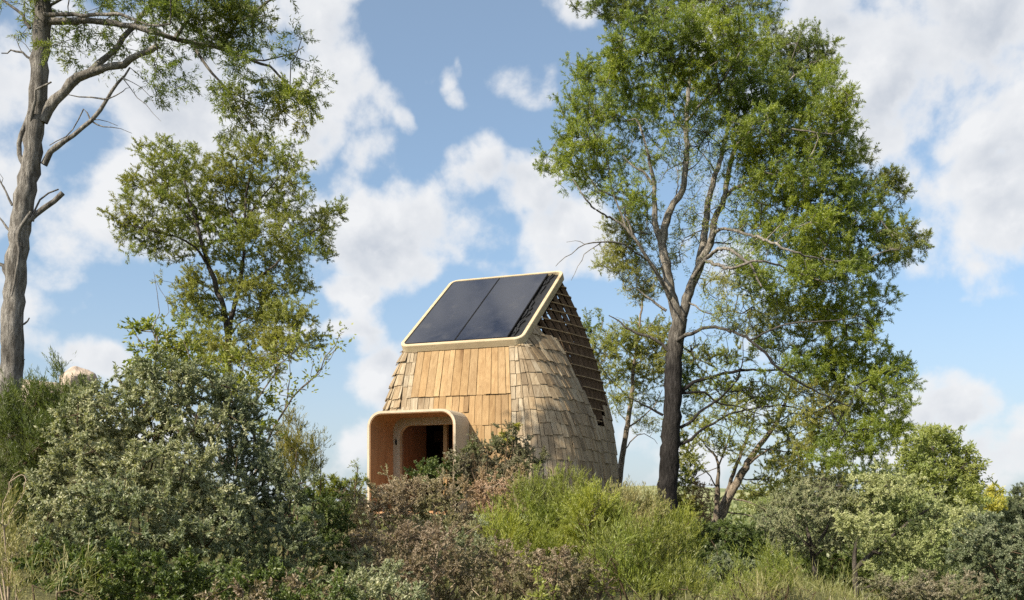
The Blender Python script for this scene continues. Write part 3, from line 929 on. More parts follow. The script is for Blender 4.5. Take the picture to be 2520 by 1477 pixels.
# roof: rounded timber ring round a black tray and two glass modules
roof = bpy.data.objects.new('roof', None); COL.objects.link(roof); roof.parent = cabin
roof.location = (0, 0, RZ0); roof.rotation_euler = (TH, 0, 0)


def rring(hu, w0, w1, r, n=9):
    s = np.concatenate([np.linspace(i, i + 1, n, endpoint=False) for i in range(8)])
    u, v = outline(s, hu, w0, w1, r)
    return np.stack([u, v], -1)


O = rring(1.335, -.07, 3.07, .20); O2 = rring(1.327, -.06, 3.062, .19); In = rring(1.262, .0, 3.0, .12)
m = MB(); n = len(O)
for a in range(n):
    b = (a + 1) % n
    seg = [(O[a], O[b], -.10, .035), ]
    f = lambda p, z: (p[0], p[1], z)
    rr = .2 + .6 * ((a // 9) % 2)
    m.quad([f(O[a], -.085), f(O[b], -.085), f(O[b], .045), f(O[a], .045)], rr)
    m.quad([f(O[a], .045), f(O[b], .045), f(O2[b], .06), f(O2[a], .06)], rr)
    m.quad([f(O2[a], .06), f(O2[b], .06), f(In[b], .06), f(In[a], .06)], rr)
    m.quad([f(In[a], .06), f(In[b], .06), f(In[b], -.06), f(In[a], -.06)], rr)
    m.quad([f(O[b], -.085), f(O[a], -.085), f(In[a], -.085), f(In[b], -.085)], rr)
m.build('roof_frame', M['frame_wood'], roof)
m = MB(); m.box((-1.265, -.005, -.07), (1.265, 3.005, .0), .5)
# gutter strip on the right with cable clutter
for i in range(26):
    y0 = rng.uniform(.12, 2.8); m.beam((1.0 + rng.uniform(0, .07), y0, .012), (1.0 + rng.uniform(0, .12), y0 + rng.uniform(.1, .35), .02), (0, 0, 1), .02, .02, .5)
m.build('roof_tray', M['black'], roof)
for u0, u1 in ((-1.235, -.135), (-.12, .98)):
    m = MB(); m.box((u0, .03, .02), (u1, 2.97, .055), .5)
    pan = m.build('solar_panel', M['black'], roof)
    m = MB(); m.box((u0 + .012, .042, .0555), (u1 - .012, 2.958, .060), .5); m.build('glass', M['solar'], pan)

# ------------------------------------------------------------------ trees
# tall leaning tree at the left edge
plant('tall_tree', 'tall leaning grey trunk at the left edge with dead stubs and long drooping leafy boughs', 'tree', (24, 1080, 13), 13, [
    ([(22, 1120), (27, 960), (34, 720), (52, 540), (72, 420), (88, 300), (100, 150), (106, 0), (112, -160), (118, -330)], .152, .09),
    ([(105, 300), (135, 245), (172, 205), (215, 182), (262, 170), (305, 158), (345, 135), (388, 114)], .075, .035),
    ([(215, 182, .0), (262, 140, .2), (305, 95, .4), (345, 45, .5), (382, 0, .6), (430, -60, .8)], .045, .025),
    ([(112, 52), (180, 47), (250, 52), (330, 66), (400, 85), (470, 103, .3), (540, 118, .5), (600, 142, .5), (660, 165, .4), (705, 200, .3)], .05, .014),
    ([(110, 35, -.2), (200, 36, -.4), (300, 38, -.6), (360, 60, -.7), (420, 62, -.8)], .03, .012),
    ([(470, 103, .3), (510, 165, .2), (555, 215, .1), (590, 265, .1), (625, 310, .1)], .022, .008),
    ([(600, 142, .5), (650, 150, .6), (710, 135, .7), (745, 115, .8)], .014, .006),
    ([(540, 118, .5), (580, 60, .4), (640, 20, .3), (690, -30, .3)], .03, .012),
    ([(430, 95, 0), (470, 40, .2), (500, -20, .3)], .03, .012),
    ([(108, 405), (125, 375), (160, 345), (225, 298), (262, 245), (290, 205), (320, 165)], .045, .012),
    ([(225, 298), (255, 310), (325, 326)], .012, .003), ([(225, 300), (245, 292), (290, 308)], .008, .003),
    ([(225, 300), (205, 270), (180, 320), (118, 358)], .012, .005),
    ([(262, 245), (225, 240), (165, 232)], .014, .005), ([(262, 245), (300, 225), (320, 215)], .009, .003),
    ([(300, 190), (340, 240), (395, 300)], .007, .0025), ([(300, 190), (350, 215), (385, 262)], .006, .0025),
    ([(62, 410), (46, 380), (52, 330), (70, 285), (82, 255), (72, 212)], .035, .022),
    ([(62, 410), (58, 450), (62, 480)], .03, .035),
    ([(75, 300, -.1), (92, 222, -.18), (130, 200, -.2)], .02, .012),
    ([(45, 590), (70, 545), (110, 510), (158, 476)], .042, .030), ([(80, 545), (100, 490), (145, 465)], .016, .010),
    ([(44, 595, -.2), (52, 560, -.22), (78, 520, -.2)], .03, .018), ([(44, 595, -.2), (45, 640, -.22), (28, 730, -.2)], .026, .012),
    ([(40, 590), (18, 560), (-10, 530)], .022, .010), ([(30, 505), (14, 470), (-10, 420)], .016, .008), ([(14, 470), (0, 430)], .007, .003),
    ([(20, 680), (4, 655), (-20, 640)], .03, .02), ([(52, 800), (65, 792), (72, 783)], .014, .008), ([(54, 890), (62, 885)], .012, .006),
    ([(86, 150), (55, 130), (30, 122), (5, 133)], .018, .006), ([(55, 130), (40, 100), (28, 85)], .007, .003), ([(86, 150), (65, 110), (35, 90)], .007, .003),
    ([(75, 70), (55, 40), (20, 10), (-20, -20)], .022, .014), ([(60, 50), (62, 20), (50, -10)], .009, .004),
    ([(170, 0), (168, 30), (185, 50)], .008, .004), ([(110, 20), (150, -5), (200, -20)], .02, .012),
], [
    (100, 15, 45, 30, .7), (85, 75, 32, 30, .6), (110, 50, 25, 30, .55), (110, 110, 25, 30, .45), (40, 5, 40, 16, .35), (180, 70, 55, 26, .40), (160, 120, 40, 24, .35), (240, 95, 60, 26, .4), (190, 150, 45, 20, .30), (300, 110, 50, 30, .5),
    (230, 15, 70, 18, .35), (320, 20, 60, 28, .55), (400, 25, 55, 40, .85), (390, 85, 50, 30, .6), (470, 30, 60, 42, 1.0), (480, 95, 50, 35, .85), (545, 45, 60, 45, 1.1), (550, 110, 60, 34, .9), (610, 20, 50, 40, .9), (640, 60, 32, 36, .6),
    (640, 120, 40, 25, .5), (600, 165, 45, 30, .7), (660, 195, 34, 28, .6), (700, 120, 40, 16, .3), (740, 95, 30, 30, .28), (745, 165, 40, 22, .3), (790, 190, 28, 24, .2),
    (700, 235, 52, 32, 1.0, None, 1), (745, 250, 45, 34, 1.0, None, 1), (690, 275, 40, 26, .8, None, 1), (735, 285, 30, 22, .6, None, 1), (780, 225, 28, 30, .5, None, 1),
    (550, 215, 38, 38, .7), (580, 250, 42, 36, .75), (600, 290, 36, 28, .6), (560, 270, 30, 25, .4), (635, 250, 30, 40, .5), (590, 320, 50, 14, .3), (640, 310, 36, 20, .35),
    (380, 165, 32, 30, .5), (420, 190, 32, 34, .55), (400, 230, 28, 24, .4), (370, 200, 26, 22, .3), (440, 150, 30, 26, .4), (450, 215, 22, 14, .25), (250, 165, 40, 14, .2),
    (520, -40, 200, 50, 1.2), (330, -50, 160, 40, .8), (110, -60, 120, 50, .7)],
    'phyllode', ['acacia_dark', 'cork'], spread=.8, trunk_mat='bark_grey', droop=.35, cover=1.0, twig_r=.004, rz=.9)

# broad-crowned tree left of the cabin
plant('forked_tree', 'broad round crowned tree with two dark forked stems between the leaning trunk and the cabin', 'tree', (562, 1010, 21), 21, [
    ([(560, 1040), (560, 955), (560, 870), (558, 820), (549, 758), (533, 705), (516, 655), (500, 610), (487, 560), (480, 530), (466, 490), (452, 440)], .085, .022),
    ([(560, 860, .0), (568, 790, .3), (578, 750, .4), (590, 700, .5), (598, 640, .5), (602, 560, .4), (606, 480, .3), (622, 410, .2)], .06, .02),
    ([(564, 828), (585, 800, -.2), (602, 785, -.3)], .028, .012), ([(592, 700, .5), (640, 680, .3), (680, 648, .1), (735, 592, -.1), (790, 560, -.2)], .035, .012),
    ([(516, 655), (470, 600, -.4), (400, 575, -.8), (330, 555, -1)], .03, .010), ([(487, 560), (430, 500, .4), (380, 440, .6), (372, 385, .6)], .025, .01),
    ([(602, 545, .4), (650, 480, .2), (690, 430, .2)], .025, .01), ([(600, 590, .4), (560, 500, .9), (545, 430, 1.2)], .025, .01), ([(590, 690, .5), (660, 700, 1.2), (730, 700, 1.5)], .02, .01),
    ([(555, 780), (525, 740, .6), (490, 710, .9)], .02, .01),
], [
    (375, 365, 40, 26, .8), (400, 400, 45, 28, .7), (450, 390, 50, 32, .9), (560, 388, 50, 30, .8), (640, 385, 62, 36, .9), (700, 400, 45, 36, .9), (625, 350, 60, 24, .45), (560, 350, 30, 20, .3),
    (385, 440, 60, 32, .9), (330, 455, 40, 28, .8), (450, 440, 60, 36, 1.0), (530, 440, 70, 36, 1.1), (620, 445, 70, 40, 1.1), (705, 450, 45, 36, .9), (735, 420, 25, 25, .5),
    (370, 495, 65, 36, .9), (470, 505, 75, 38, 1.2), (580, 510, 85, 40, 1.3), (680, 505, 60, 36, .9), (750, 480, 28, 26, .5), (310, 510, 30, 20, .4),
    (295, 530, 32, 30, .8), (330, 560, 50, 30, .9), (400, 555, 80, 32, 1.1), (500, 570, 85, 36, 1.2), (610, 580, 85, 40, 1.2), (700, 565, 60, 34, .9), (760, 560, 50, 36, .9), (810, 545, 36, 32, .9), (838, 520, 20, 26, .7),
    (350, 595, 60, 28, .8), (420, 620, 60, 26, .8), (330, 620, 28, 16, .4), (545, 630, 80, 36, 1.0), (660, 630, 70, 38, 1.0), (740, 620, 60, 36, .9), (790, 605, 40, 36, .7), (690, 670, 60, 26, .7), (620, 680, 60, 26, .6),
    (470, 700, 50, 34, 1.36, None, 1), (540, 700, 45, 32, 1.02, None, 1), (610, 720, 60, 36, 1.19, None, 1), (670, 720, 50, 34, 1.19, None, 1), (730, 700, 45, 24, 1.02, None, 1), (460, 760, 40, 34, 1.36, None, 1), (510, 770, 45, 36, 1.19, None, 1),
    (640, 780, 60, 40, 1.36, None, 1), (700, 790, 55, 40, 1.53, None, 1), (745, 770, 40, 22, 1.02, None, 1), (760, 835, 45, 28, 1.02, None, 1), (680, 850, 65, 38, 1.36, None, 1), (610, 830, 50, 40, 1.19, None, 1), (500, 835, 55, 40, 1.36, None, 1), (560, 880, 60, 40, 1.19, None, 1), (650, 905, 60, 30, 1.02, None, 1), (470, 890, 50, 40, 1.19, None, 1),
    (570, 945, 60, 34, 0.85, None, 1)],
    'fine', ['cork', 'acacia_pale'], spread=1.3, trunk_mat='bark_dark', cover=.92)

# the big tree right of the cabin
plant('big_tree', 'largest tree, dark trunk right of the cabin with a tall dense bright green crown', 'tree', (1640, 1275, 20), 20, [
    ([(1640, 1300), (1641, 1255), (1646, 1160), (1653, 1056), (1657, 917), (1663, 840), (1674, 785)], .225, .15),
    ([(1674, 800), (1665, 770), (1653, 735), (1641, 665), (1630, 600), (1640, 545), (1660, 500), (1680, 466), (1689, 373), (1690, 280), (1696, 200), (1704, 110), (1710, 30)], .125, .025),
    ([(1630, 605), (1615, 560), (1609, 500), (1610, 450), (1603, 415), (1590, 354), (1566, 290)], .075, .018),
    ([(1605, 455), (1585, 425), (1560, 410), (1530, 380)], .035, .012),
    ([(1674, 800), (1690, 735), (1706, 690), (1728, 640), (1747, 600), (1758, 540), (1782, 490), (1793, 420), (1816, 354), (1840, 300), (1863, 261), (1900, 225)], .11, .02),
    ([(1722, 650, .5), (1732, 590, .9), (1737, 536, 1), (1753, 457, 1.1), (1774, 387, 1.2), (1790, 320, 1.2), (1800, 220, 1.2), (1820, 120, 1.1)], .095, .02),
    ([(1655, 745), (1616, 672, -.4), (1578, 611, -.7), (1541, 560, -.8), (1499, 536, -.9), (1452, 504, -1.9), (1410, 440, -1.9)], .045, .010),
    ([(1570, 600, -.7), (1545, 545, -.5), (1527, 494, -.3), (1476, 466, -.1), (1430, 415, 0)], .028, .009),
    ([(1540, 560, -.8), (1510, 470, -.8), (1490, 380, -.9), (1450, 300, -1.9)], .02, .008),
    ([(1706, 683, -.3), (1740, 635, -.8), (1784, 612, -2.1), (1845, 651, -2.4), (1872, 707, -2.5)], .05, .016),
    ([(1735, 640, -.7), (1800, 660, -2.1), (1870, 640, -2.7), (1960, 670, -2.2), (2060, 700, -2.4)], .035, .010),
    ([(1745, 600, 0), (1774, 564, -.4), (1830, 575, -.9), (1886, 592, -2.2), (1956, 620, -2.7), (2040, 640, -2.2), (2130, 640, -2.2)], .04, .010),
    ([(1782, 490, 0), (1816, 460, .4), (1890, 480, .9), (1956, 504, 1.4), (2026, 518, 1.8), (2120, 500, 2), (2190, 470, 2)], .04, .010),
    ([(1800, 470, .3), (1880, 430, .7), (1960, 420, 1), (2060, 400, 1.2)], .03, .01),
    ([(1816, 354, 0), (1880, 330, -.5), (1950, 320, -1.9), (2050, 330, -2.1)], .03, .01), ([(1863, 261), (1940, 200, .4), (2000, 150, .5)], .02, .008),
    ([(1690, 300), (1740, 240, -.9), (1790, 180, -2.3), (1830, 110, -2.3)], .03, .01), ([(1695, 210), (1650, 160, -.8), (1600, 110, -2.1)], .025, .01), ([(1690, 330), (1640, 260, .8), (1560, 210, 1)], .025, .01),
    ([(1658, 842), (1700, 820, -.5), (1760, 805, -.8), (1845, 837, -2.0), (1924, 912, -2.4), (2000, 960, -2.5), (2090, 1000, -2.5)], .045, .010),
    ([(1845, 837, -2.0), (1930, 800, -2.3), (2040, 790, -2.4), (2110, 780, -2.4)], .02, .008),
    ([(1677, 963), (1710, 942), (1751, 928), (1821, 911), (1891, 912), (1990, 900), (2100, 890), (2200, 915)], .045, .010),
    ([(1674, 1052), (1705, 1035), (1728, 1010), (1775, 977), (1812, 935), (1830, 880)], .038, .012),
    ([(1672, 1094), (1700, 1080), (1728, 1056), (1789, 1024), (1850, 1005), (1938, 1000), (2040, 1030), (2120, 1060)], .035, .008),
    ([(1677, 968), (1733, 966), (1770, 991), (1826, 1003), (1900, 1030)], .03, .008),
    ([(1644, 862), (1611, 833), (1555, 814), (1528, 795), (1499, 777)], .04, .010), ([(1632, 1022), (1605, 1008), (1583, 996), (1541, 977)], .032, .010),
    ([(1640, 765), (1602, 739), (1585, 725), (1569, 711)], .03, .008), ([(1690, 740), (1740, 770, -.5), (1800, 765, -.8), (1850, 775, -1.9)], .02, .007),
    ([(1700, 850), (1715, 900, -.4), (1730, 860, -.4)], .012, .005),
    ([(1590, 640, -.6), (1530, 600, -1.9), (1480, 596, -2.1), (1440, 602, -2.2), (1405, 625, -2.3), (1365, 655, -2.3)], .02, .0045),
    ([(1480, 596, -2.1), (1440, 625, -2.1), (1405, 690, -2.1)], .010, .004), ([(1440, 602, -2.2), (1415, 590, -2.2), (1395, 596, -2.2)], .006, .003),
    ([(1765, 430, 1.1), (1730, 380, 1.2), (1700, 340, 1.4)], .02, .006), ([(1690, 420), (1720, 400, -.3), (1750, 340, -.5)], .015, .005), ([(1640, 545), (1670, 450, .6), (1650, 380, .8)], .018, .006),
], [    (1500, 25, 50, 34, 1.04, 1.2, 1), (1550, 55, 60, 40, 1.04, 1.0, 1), (1480, 5, 30, 24, 0.65, 1.2, 1), (1640, 15, 90, 34, 0.9, 1.4, 1), (1760, 15, 90, 34, 1.0, 1.4, 1), (1865, 15, 50, 30, 0.7, 1.2, 1), (1890, 60, 26, 44, 0.6, 1.2, 1), (1590, -40, 200, 40, 1.3, 1.0, 1),
    (1640, 85, 80, 40, 1.2, -2.3, 0), (1740, 75, 80, 38, 1.3, -2.3, 0), (1830, 85, 65, 40, 1.2, -2.1, 0), (1700, 45, 60, 28, 1.0, -0.6, 0), (1560, 120, 60, 44, 1.3, -1.9, 0), (1650, 150, 85, 44, 1.2, -2.1, 0), (1760, 150, 90, 48, 1.4, -2.1, 0), (1850, 150, 60, 48, 1.2, -0.8, 0),
    (1510, 160, 46, 40, 1.04, None, 0), (1450, 195, 52, 40, 1.17, None, 0), (1530, 215, 75, 46, 1.3, None, 0), (1630, 220, 80, 44, 1.0, None, 0), (1740, 225, 85, 48, 1.2, None, 0), (1830, 215, 60, 40, 1.1, -1.9, 0), (1580, 270, 60, 36, 0.91, None, 0), (1930, 135, 60, 40, 1.2, 1.2, 1),
    (1990, 140, 55, 44, 1.2, 1.2, 1), (1920, 190, 50, 30, 1.2, 1.0, 1), (1985, 105, 40, 24, 0.6, 1.2, 1), (2030, 165, 28, 30, 0.7, 1.2, 1), (1425, 265, 46, 40, 1.17, None, 0), (1495, 285, 62, 42, 1.04, None, 0), (1575, 320, 50, 30, 0.65, None, 0), (1410, 330, 36, 32, 1.04, None, 0),
    (1460, 345, 55, 38, 0.91, None, 0), (1385, 385, 40, 24, 1.04, None, 0), (1343, 400, 26, 18, 1.17, None, 0), (1440, 400, 62, 40, 1.04, None, 0), (1520, 375, 56, 38, 0.78, None, 0), (1400, 440, 46, 24, 0.65, None, 0), (1480, 440, 50, 30, 0.78, None, 0), (1590, 400, 36, 30, 0.65, None, 0),
    (1660, 300, 50, 30, 0.6, None, 0), (1640, 350, 44, 30, 0.25, None, 0), (1730, 300, 50, 34, 0.6, None, 0), (1700, 400, 50, 60, 0.14, None, 0), (1740, 350, 30, 40, 0.25, None, 0), (1480, 485, 40, 26, 0.52, None, 0), (1545, 470, 50, 36, 0.65, None, 0), (1560, 520, 50, 40, 0.78, 1.0, 0),
    (1520, 560, 44, 40, 0.65, 1.2, 2), (1575, 590, 40, 40, 0.65, 1.2, 2), (1515, 620, 44, 40, 0.78, 1.2, 2), (1560, 660, 50, 44, 0.65, 1.2, 2), (1500, 665, 34, 24, 0.52, 1.2, 2), (1600, 700, 36, 50, 0.52, 1.2, 2), (1560, 720, 36, 30, 0.45, 1.2, 2), (1660, 620, 40, 60, 0.22, 1.5, 2),
    (1700, 560, 40, 50, 0.22, 1.5, 2), (1800, 290, 50, 26, 0.9, -1.4, 0), (1860, 255, 48, 36, 0.9, -1.7, 0), (1910, 240, 60, 40, 1.2, -1.3, 0), (1990, 225, 65, 44, 1.2, -1.2, 0), (2055, 245, 46, 44, 1.0, -2.3, 0), (2020, 190, 50, 24, 0.8, None, 0), (1880, 300, 60, 30, 1.0, -2.4, 0),
    (1950, 300, 80, 42, 1.4, -0.8, 0), (2030, 310, 70, 46, 1.3, -1.9, 0), (2090, 300, 28, 44, 0.8, None, 0), (1830, 330, 56, 28, 0.9, -2.0, 0), (1790, 360, 40, 24, 0.5, -0.5, 0), (1880, 360, 60, 34, 1.0, -1.5, 0), (1960, 370, 85, 44, 1.4, -0.8, 0), (2050, 380, 70, 46, 1.3, -1.5, 0),
    (2110, 385, 34, 30, 0.9, 0.8, 1), (1880, 420, 60, 34, 0.9, -1.2, 0), (1960, 440, 85, 44, 1.2, -2.1, 0), (2050, 450, 76, 44, 1.2, -1.2, 0), (1840, 400, 36, 30, 0.5, -0.8, 0), (1860, 470, 50, 36, 0.6, -1.4, 0), (1940, 500, 80, 40, 1.0, -1.0, 0), (2130, 455, 60, 30, 1.1, 1.2, 1),
    (2195, 450, 36, 28, 1.1, 1.2, 1), (2215, 465, 22, 26, 0.8, 1.2, 1), (2050, 510, 90, 40, 1.1, -1.1, 0), (2140, 505, 60, 34, 0.9, 1.0, 1), (1990, 560, 80, 38, 1.1, -2.3, 0), (2080, 570, 90, 42, 1.2, -1.0, 0), (2170, 570, 60, 38, 1.1, -0.6, 0), (2225, 590, 44, 34, 1.1, -1.9, 1),
    (2260, 610, 24, 26, 1.0, -0.9, 1), (1900, 560, 60, 30, 0.7, -0.7, 0), (1850, 600, 50, 30, 0.5, -1.0, 0), (1940, 620, 80, 38, 1.1, -0.6, 0), (2030, 630, 90, 42, 1.2, -1.6, 0), (2120, 640, 90, 38, 1.2, -0.2, 0), (2210, 640, 40, 28, 0.8, 0.2, 1), (1860, 660, 50, 36, 0.6, -2.2, 0),
    (1950, 680, 80, 38, 1.0, -2.1, 0), (2050, 690, 90, 38, 1.1, -2.0, 0), (2140, 710, 50, 28, 0.9, 0.2, 0), (2185, 730, 26, 20, 0.8, -0.6, 0), (1800, 640, 40, 34, 0.25, -1.4, 0), (1780, 700, 50, 40, 0.22, -1.7, 2), (1790, 760, 50, 40, 0.22, -1.7, 2), (1910, 735, 55, 28, 1.1, -1.3, 0),
    (1890, 770, 50, 26, 0.6, -1.3, 2), (1980, 750, 80, 36, 1.0, -0.7, 0), (2070, 760, 76, 36, 1.1, -1.1, 0), (2130, 790, 46, 34, 1.0, 0.1, 0), (1900, 800, 60, 34, 0.6, -0.8, 2), (1980, 810, 80, 34, 0.8, -0.5, 2), (2060, 820, 70, 34, 0.9, -1.1, 0), (2130, 835, 36, 28, 0.7, -1.6, 0),
    (1890, 840, 50, 24, 0.7, -0.8, 0), (1950, 870, 70, 30, 0.6, -0.6, 2), (2030, 870, 70, 28, 1.0, -0.7, 0), (2100, 880, 70, 32, 1.2, -0.7, 0), (2170, 905, 60, 34, 1.1, -0.4, 0), (1960, 905, 60, 30, 0.9, -2.0, 0), (2040, 915, 80, 34, 1.2, -0.8, 0), (2215, 920, 36, 36, 0.9, -0.7, 0),
    (2240, 965, 26, 20, 0.6, -1.3, 0), (2150, 950, 70, 32, 0.9, -1.9, 0), (2060, 960, 80, 34, 0.8, -0.8, 2), (1970, 960, 70, 34, 0.5, -0.5, 2), (2190, 1000, 50, 34, 0.98, -1.8, 0), (2100, 1010, 80, 36, 1.12, -0.2, 2), (2020, 1020, 80, 36, 0.84, -1.6, 2), (2160, 1060, 60, 36, 1.12, -1.7, 0),
    (2080, 1070, 80, 38, 1.12, -1.8, 0), (2000, 1080, 70, 36, 0.84, -0.9, 2), (2130, 1110, 70, 30, 0.98, 0.0, 0), (2050, 1130, 60, 26, 0.84, -2.3, 0), (2195, 1050, 30, 30, 0.7, -0.6, 0),
    (1820, 340, 50, 40, .6, -1.0), (1830, 420, 56, 40, .5, -.8), (1840, 490, 56, 36, .5, .6), (1850, 560, 60, 36, .5, -.6), (1830, 680, 60, 36, .4, .4, 2), (1850, 720, 50, 30, .6, -1.0), (1820, 800, 60, 34, .4, .6, 2), (1760, 300, 50, 34, .5, .3), (1650, 380, 60, 60, .06), (1700, 330, 60, 60, .06), (1720, 430, 70, 70, .05), (1760, 520, 70, 60, .05), (1840, 520, 70, 50, .06), (1900, 560, 70, 40, .06), (1800, 600, 60, 50, .05), (1700, 520, 50, 70, .05), (1600, 480, 50, 60, .06), (1740, 690, 60, 60, .06), (1840, 640, 70, 50, .06), (1780, 780, 70, 50, .06), (1720, 850, 60, 50, .05), (1800, 900, 70, 50, .06), (1760, 980, 70, 50, .06), (1880, 970, 80, 50, .08), (1820, 1050, 80, 50, .06), (1560, 600, 50, 60, .06), (1600, 680, 50, 60, .06)],
    'phyllode', ['acacia', 'acacia_dark', 'acacia_pale'], spread=1.7, trunk_mat='bark_foot_shade', cover=1.0, twig_r=.0045, rz=1.1, twig_mat='twig')

# thin tree behind the cabin
plant('slender_tree', 'slender pale trunked tree standing just behind the right side of the cabin', 'tree', (1520, 1215, 25), 25, [
    ([(1518, 1230), (1528, 1150), (1540, 1070), (1553, 985), (1560, 900), (1570, 830), (1582, 740), (1586, 690)], .095, .012),
    ([(1553, 985), (1510, 940, -.3), (1475, 900, -.6), (1455, 860, -.7)], .02, .007), ([(1565, 880), (1530, 850, -.2), (1490, 825, -.3)], .018, .006),
    ([(1570, 840), (1600, 800, .3), (1625, 770, .4)], .018, .006), ([(1540, 1060), (1575, 1030), (1610, 1000), (1630, 960)], .025, .008), ([(1560, 900), (1600, 870, .6), (1630, 840, .8)], .018, .006),
    ([(1545, 1040), (1520, 1010), (1505, 960)], .016, .006), ([(1578, 760), (1560, 720), (1548, 690), (1550, 640)], .009, .003), ([(1575, 800), (1545, 790), (1515, 780)], .009, .003), ([(1535, 1110), (1570, 1070), (1600, 1075), (1620, 1090)], .016, .005),
], [
    (1460, 800, 30, 26, 1.0, .6, 1), (1440, 850, 24, 30, .6, .6, 1), (1490, 830, 34, 24, .6), (1480, 870, 44, 34, 1.1), (1540, 850, 46, 36, 1.1), (1590, 860, 46, 36, 1.2), (1630, 840, 30, 40, .9), (1560, 815, 40, 24, .8), (1610, 810, 34, 24, .7, .5, 1),
    (1500, 920, 50, 36, .9), (1570, 915, 50, 36, 1.0), (1620, 910, 40, 40, .9), (1520, 975, 46, 34, .5), (1590, 980, 46, 34, .5), (1500, 1010, 30, 30, .3), (1590, 1040, 40, 40, .25), (1690, 900, 36, 40, .9, 1.5, 1), (1700, 950, 40, 36, .8, 1.5, 1), (1700, 1000, 30, 30, .4, 1.5, 1)],
    'fine', ['acacia_pale', 'acacia_dark'], spread=1.0, trunk_mat='bark_pale', cover=.95)

# many-stemmed tree to the right of the big trunk
plant('multi_stem_tree', 'low spreading tree with several pale stems fanning out right of the dark trunk', 'tree', (1752, 1300, 23), 23, [
    ([(1750, 1310), (1772, 1270), (1790, 1225), (1815, 1185), (1840, 1140), (1862, 1105), (1905, 1050), (1935, 985), (1950, 940)], .15, .02),
    ([(1755, 1305, -.2), (1763, 1260, -.2), (1766, 1200, -.2), (1768, 1150, -.2), (1762, 1125, -.2), (1720, 1075, -.3)], .085, .012),
    ([(1775, 1265), (1795, 1195, .3), (1815, 1140, .4), (1835, 1085, .4), (1853, 1040, .4), (1858, 1020, .4)], .06, .018),
    ([(1835, 1150), (1890, 1105, -.4), (1950, 1075, -.7), (2010, 1040, -1)], .03, .008), ([(1862, 1105), (1920, 1110, .5), (1990, 1120, .8), (2060, 1150, 1)], .025, .007),
    ([(1790, 1225), (1840, 1235, -.3), (1890, 1255, -.5)], .024, .008), ([(1790, 1260), (1850, 1270, -.3), (1895, 1290, -.4)], .02, .006), ([(1768, 1150), (1790, 1090, -.3), (1800, 1040, -.3), (1790, 990, -.3)], .022, .007),
    ([(1905, 1050), (1960, 1010, .3), (2020, 990, .5)], .02, .006), ([(1820, 1180), (1880, 1180, .5), (1940, 1190, .8)], .02, .006),
    ([(1765, 1200, -.2), (1730, 1150, -.6), (1700, 1120, -.8)], .018, .006), ([(1772, 1300), (1735, 1295, -.3), (1700, 1270, -.5)], .02, .006),
], [
    (1720, 1060, 50, 40, .35), (1790, 1000, 56, 40, .35), (1760, 950, 60, 36, .4), (1850, 960, 60, 36, .4), (1730, 870, 50, 36, .3, 1.), (1800, 880, 60, 34, .35, 1.), (1900, 980, 60, 36, .4), (1860, 1040, 60, 36, .35), (1940, 1040, 60, 36, .4), (1700, 1130, 44, 40, .4), (1700, 1190, 40, 34, .35), (1780, 1090, 50, 36, .3),
    (1960, 1100, 60, 34, .45), (1900, 1130, 56, 34, .4), (1980, 1150, 70, 34, .5), (1910, 1190, 60, 34, .4), (1830, 1120, 40, 34, .25), (2040, 1180, 60, 30, .5), (1850, 1210, 40, 24, .3), (1680, 1100, 30, 30, .5, .8, 1), (1690, 1160, 30, 26, .4, .8, 1)],
    dict(LEAF['tiny'], L=.04, W=.014, nt=60, sl=.22), ['acacia_pale', 'acacia'], spread=1.3, trunk_mat='bark_pale', cover=1.3, twig_r=.0045)

shrub('hazy_bush', 'soft grey green thicket behind the small grey olive tree, under the big crown', 'bush', 2060, 26,
      [(1900, 1215, 56, 26, .8), (1980, 1200, 60, 30), (2060, 1185, 60, 32), (2140, 1170, 56, 32), (2190, 1190, 46, 36), (1940, 1245, 70, 32), (2030, 1235, 76, 36), (2120, 1225, 76, 40), (1880, 1255, 50, 26), (2180, 1250, 60, 40), (2080, 1275, 90, 34)], dict(LEAF['fine'], L=.07, W=.022, nt=36), 'pale_leaf', stems=8, spread=.9)
# trees across the dip on the right
plant('pale_tree', 'pale yellow green tree against the low cloud at the right', 'tree', (2300, 1330, 34), 34, [
    ([(2300, 1350), (2302, 1270), (2303, 1200), (2300, 1140), (2292, 1090)], .11, .03), ([(2303, 1220), (2345, 1170), (2380, 1140)], .05, .015), ([(2303, 1200), (2265, 1150), (2240, 1110)], .04, .015)],
    [(2290, 1070, 44, 26, 1.0), (2250, 1095, 40, 28, 1.0), (2330, 1090, 40, 26, 1.0), (2370, 1120, 34, 26, 1.), (2290, 1120, 56, 34, 1.2), (2400, 1150, 28, 22, .8), (2350, 1160, 52, 34, 1.2), (2240, 1140, 40, 34, 1.1), (2290, 1180, 56, 34, 1.2), (2380, 1190, 36, 26, 1.), (2340, 1215, 56, 34, 1.2), (2250, 1200, 46, 34, 1.1), (2390, 1230, 40, 26, 1.)],
    dict(LEAF['fine'], L=.13, W=.05), ['lime_leaf'], spread=1.2, trunk_mat='bark_dark', cover=1.2)
plant('yellow_tree', 'small bright yellow tree far across the dip beside the right edge', 'tree', (2435, 1330, 45), 45, [
    ([(2435, 1340), (2436, 1290), (2440, 1240)], .09, .03)],
    [(2442, 1220, 18, 20, 1.), (2430, 1250, 30, 22, 1.2), (2460, 1260, 26, 22, 1.2), (2415, 1280, 32, 22, 1.2), (2445, 1290, 36, 22, 1.2)],
    dict(LEAF['fine'], L=.14, W=.06), ['yellow'], spread=.9, trunk_mat='bark_dark', cover=1.3)
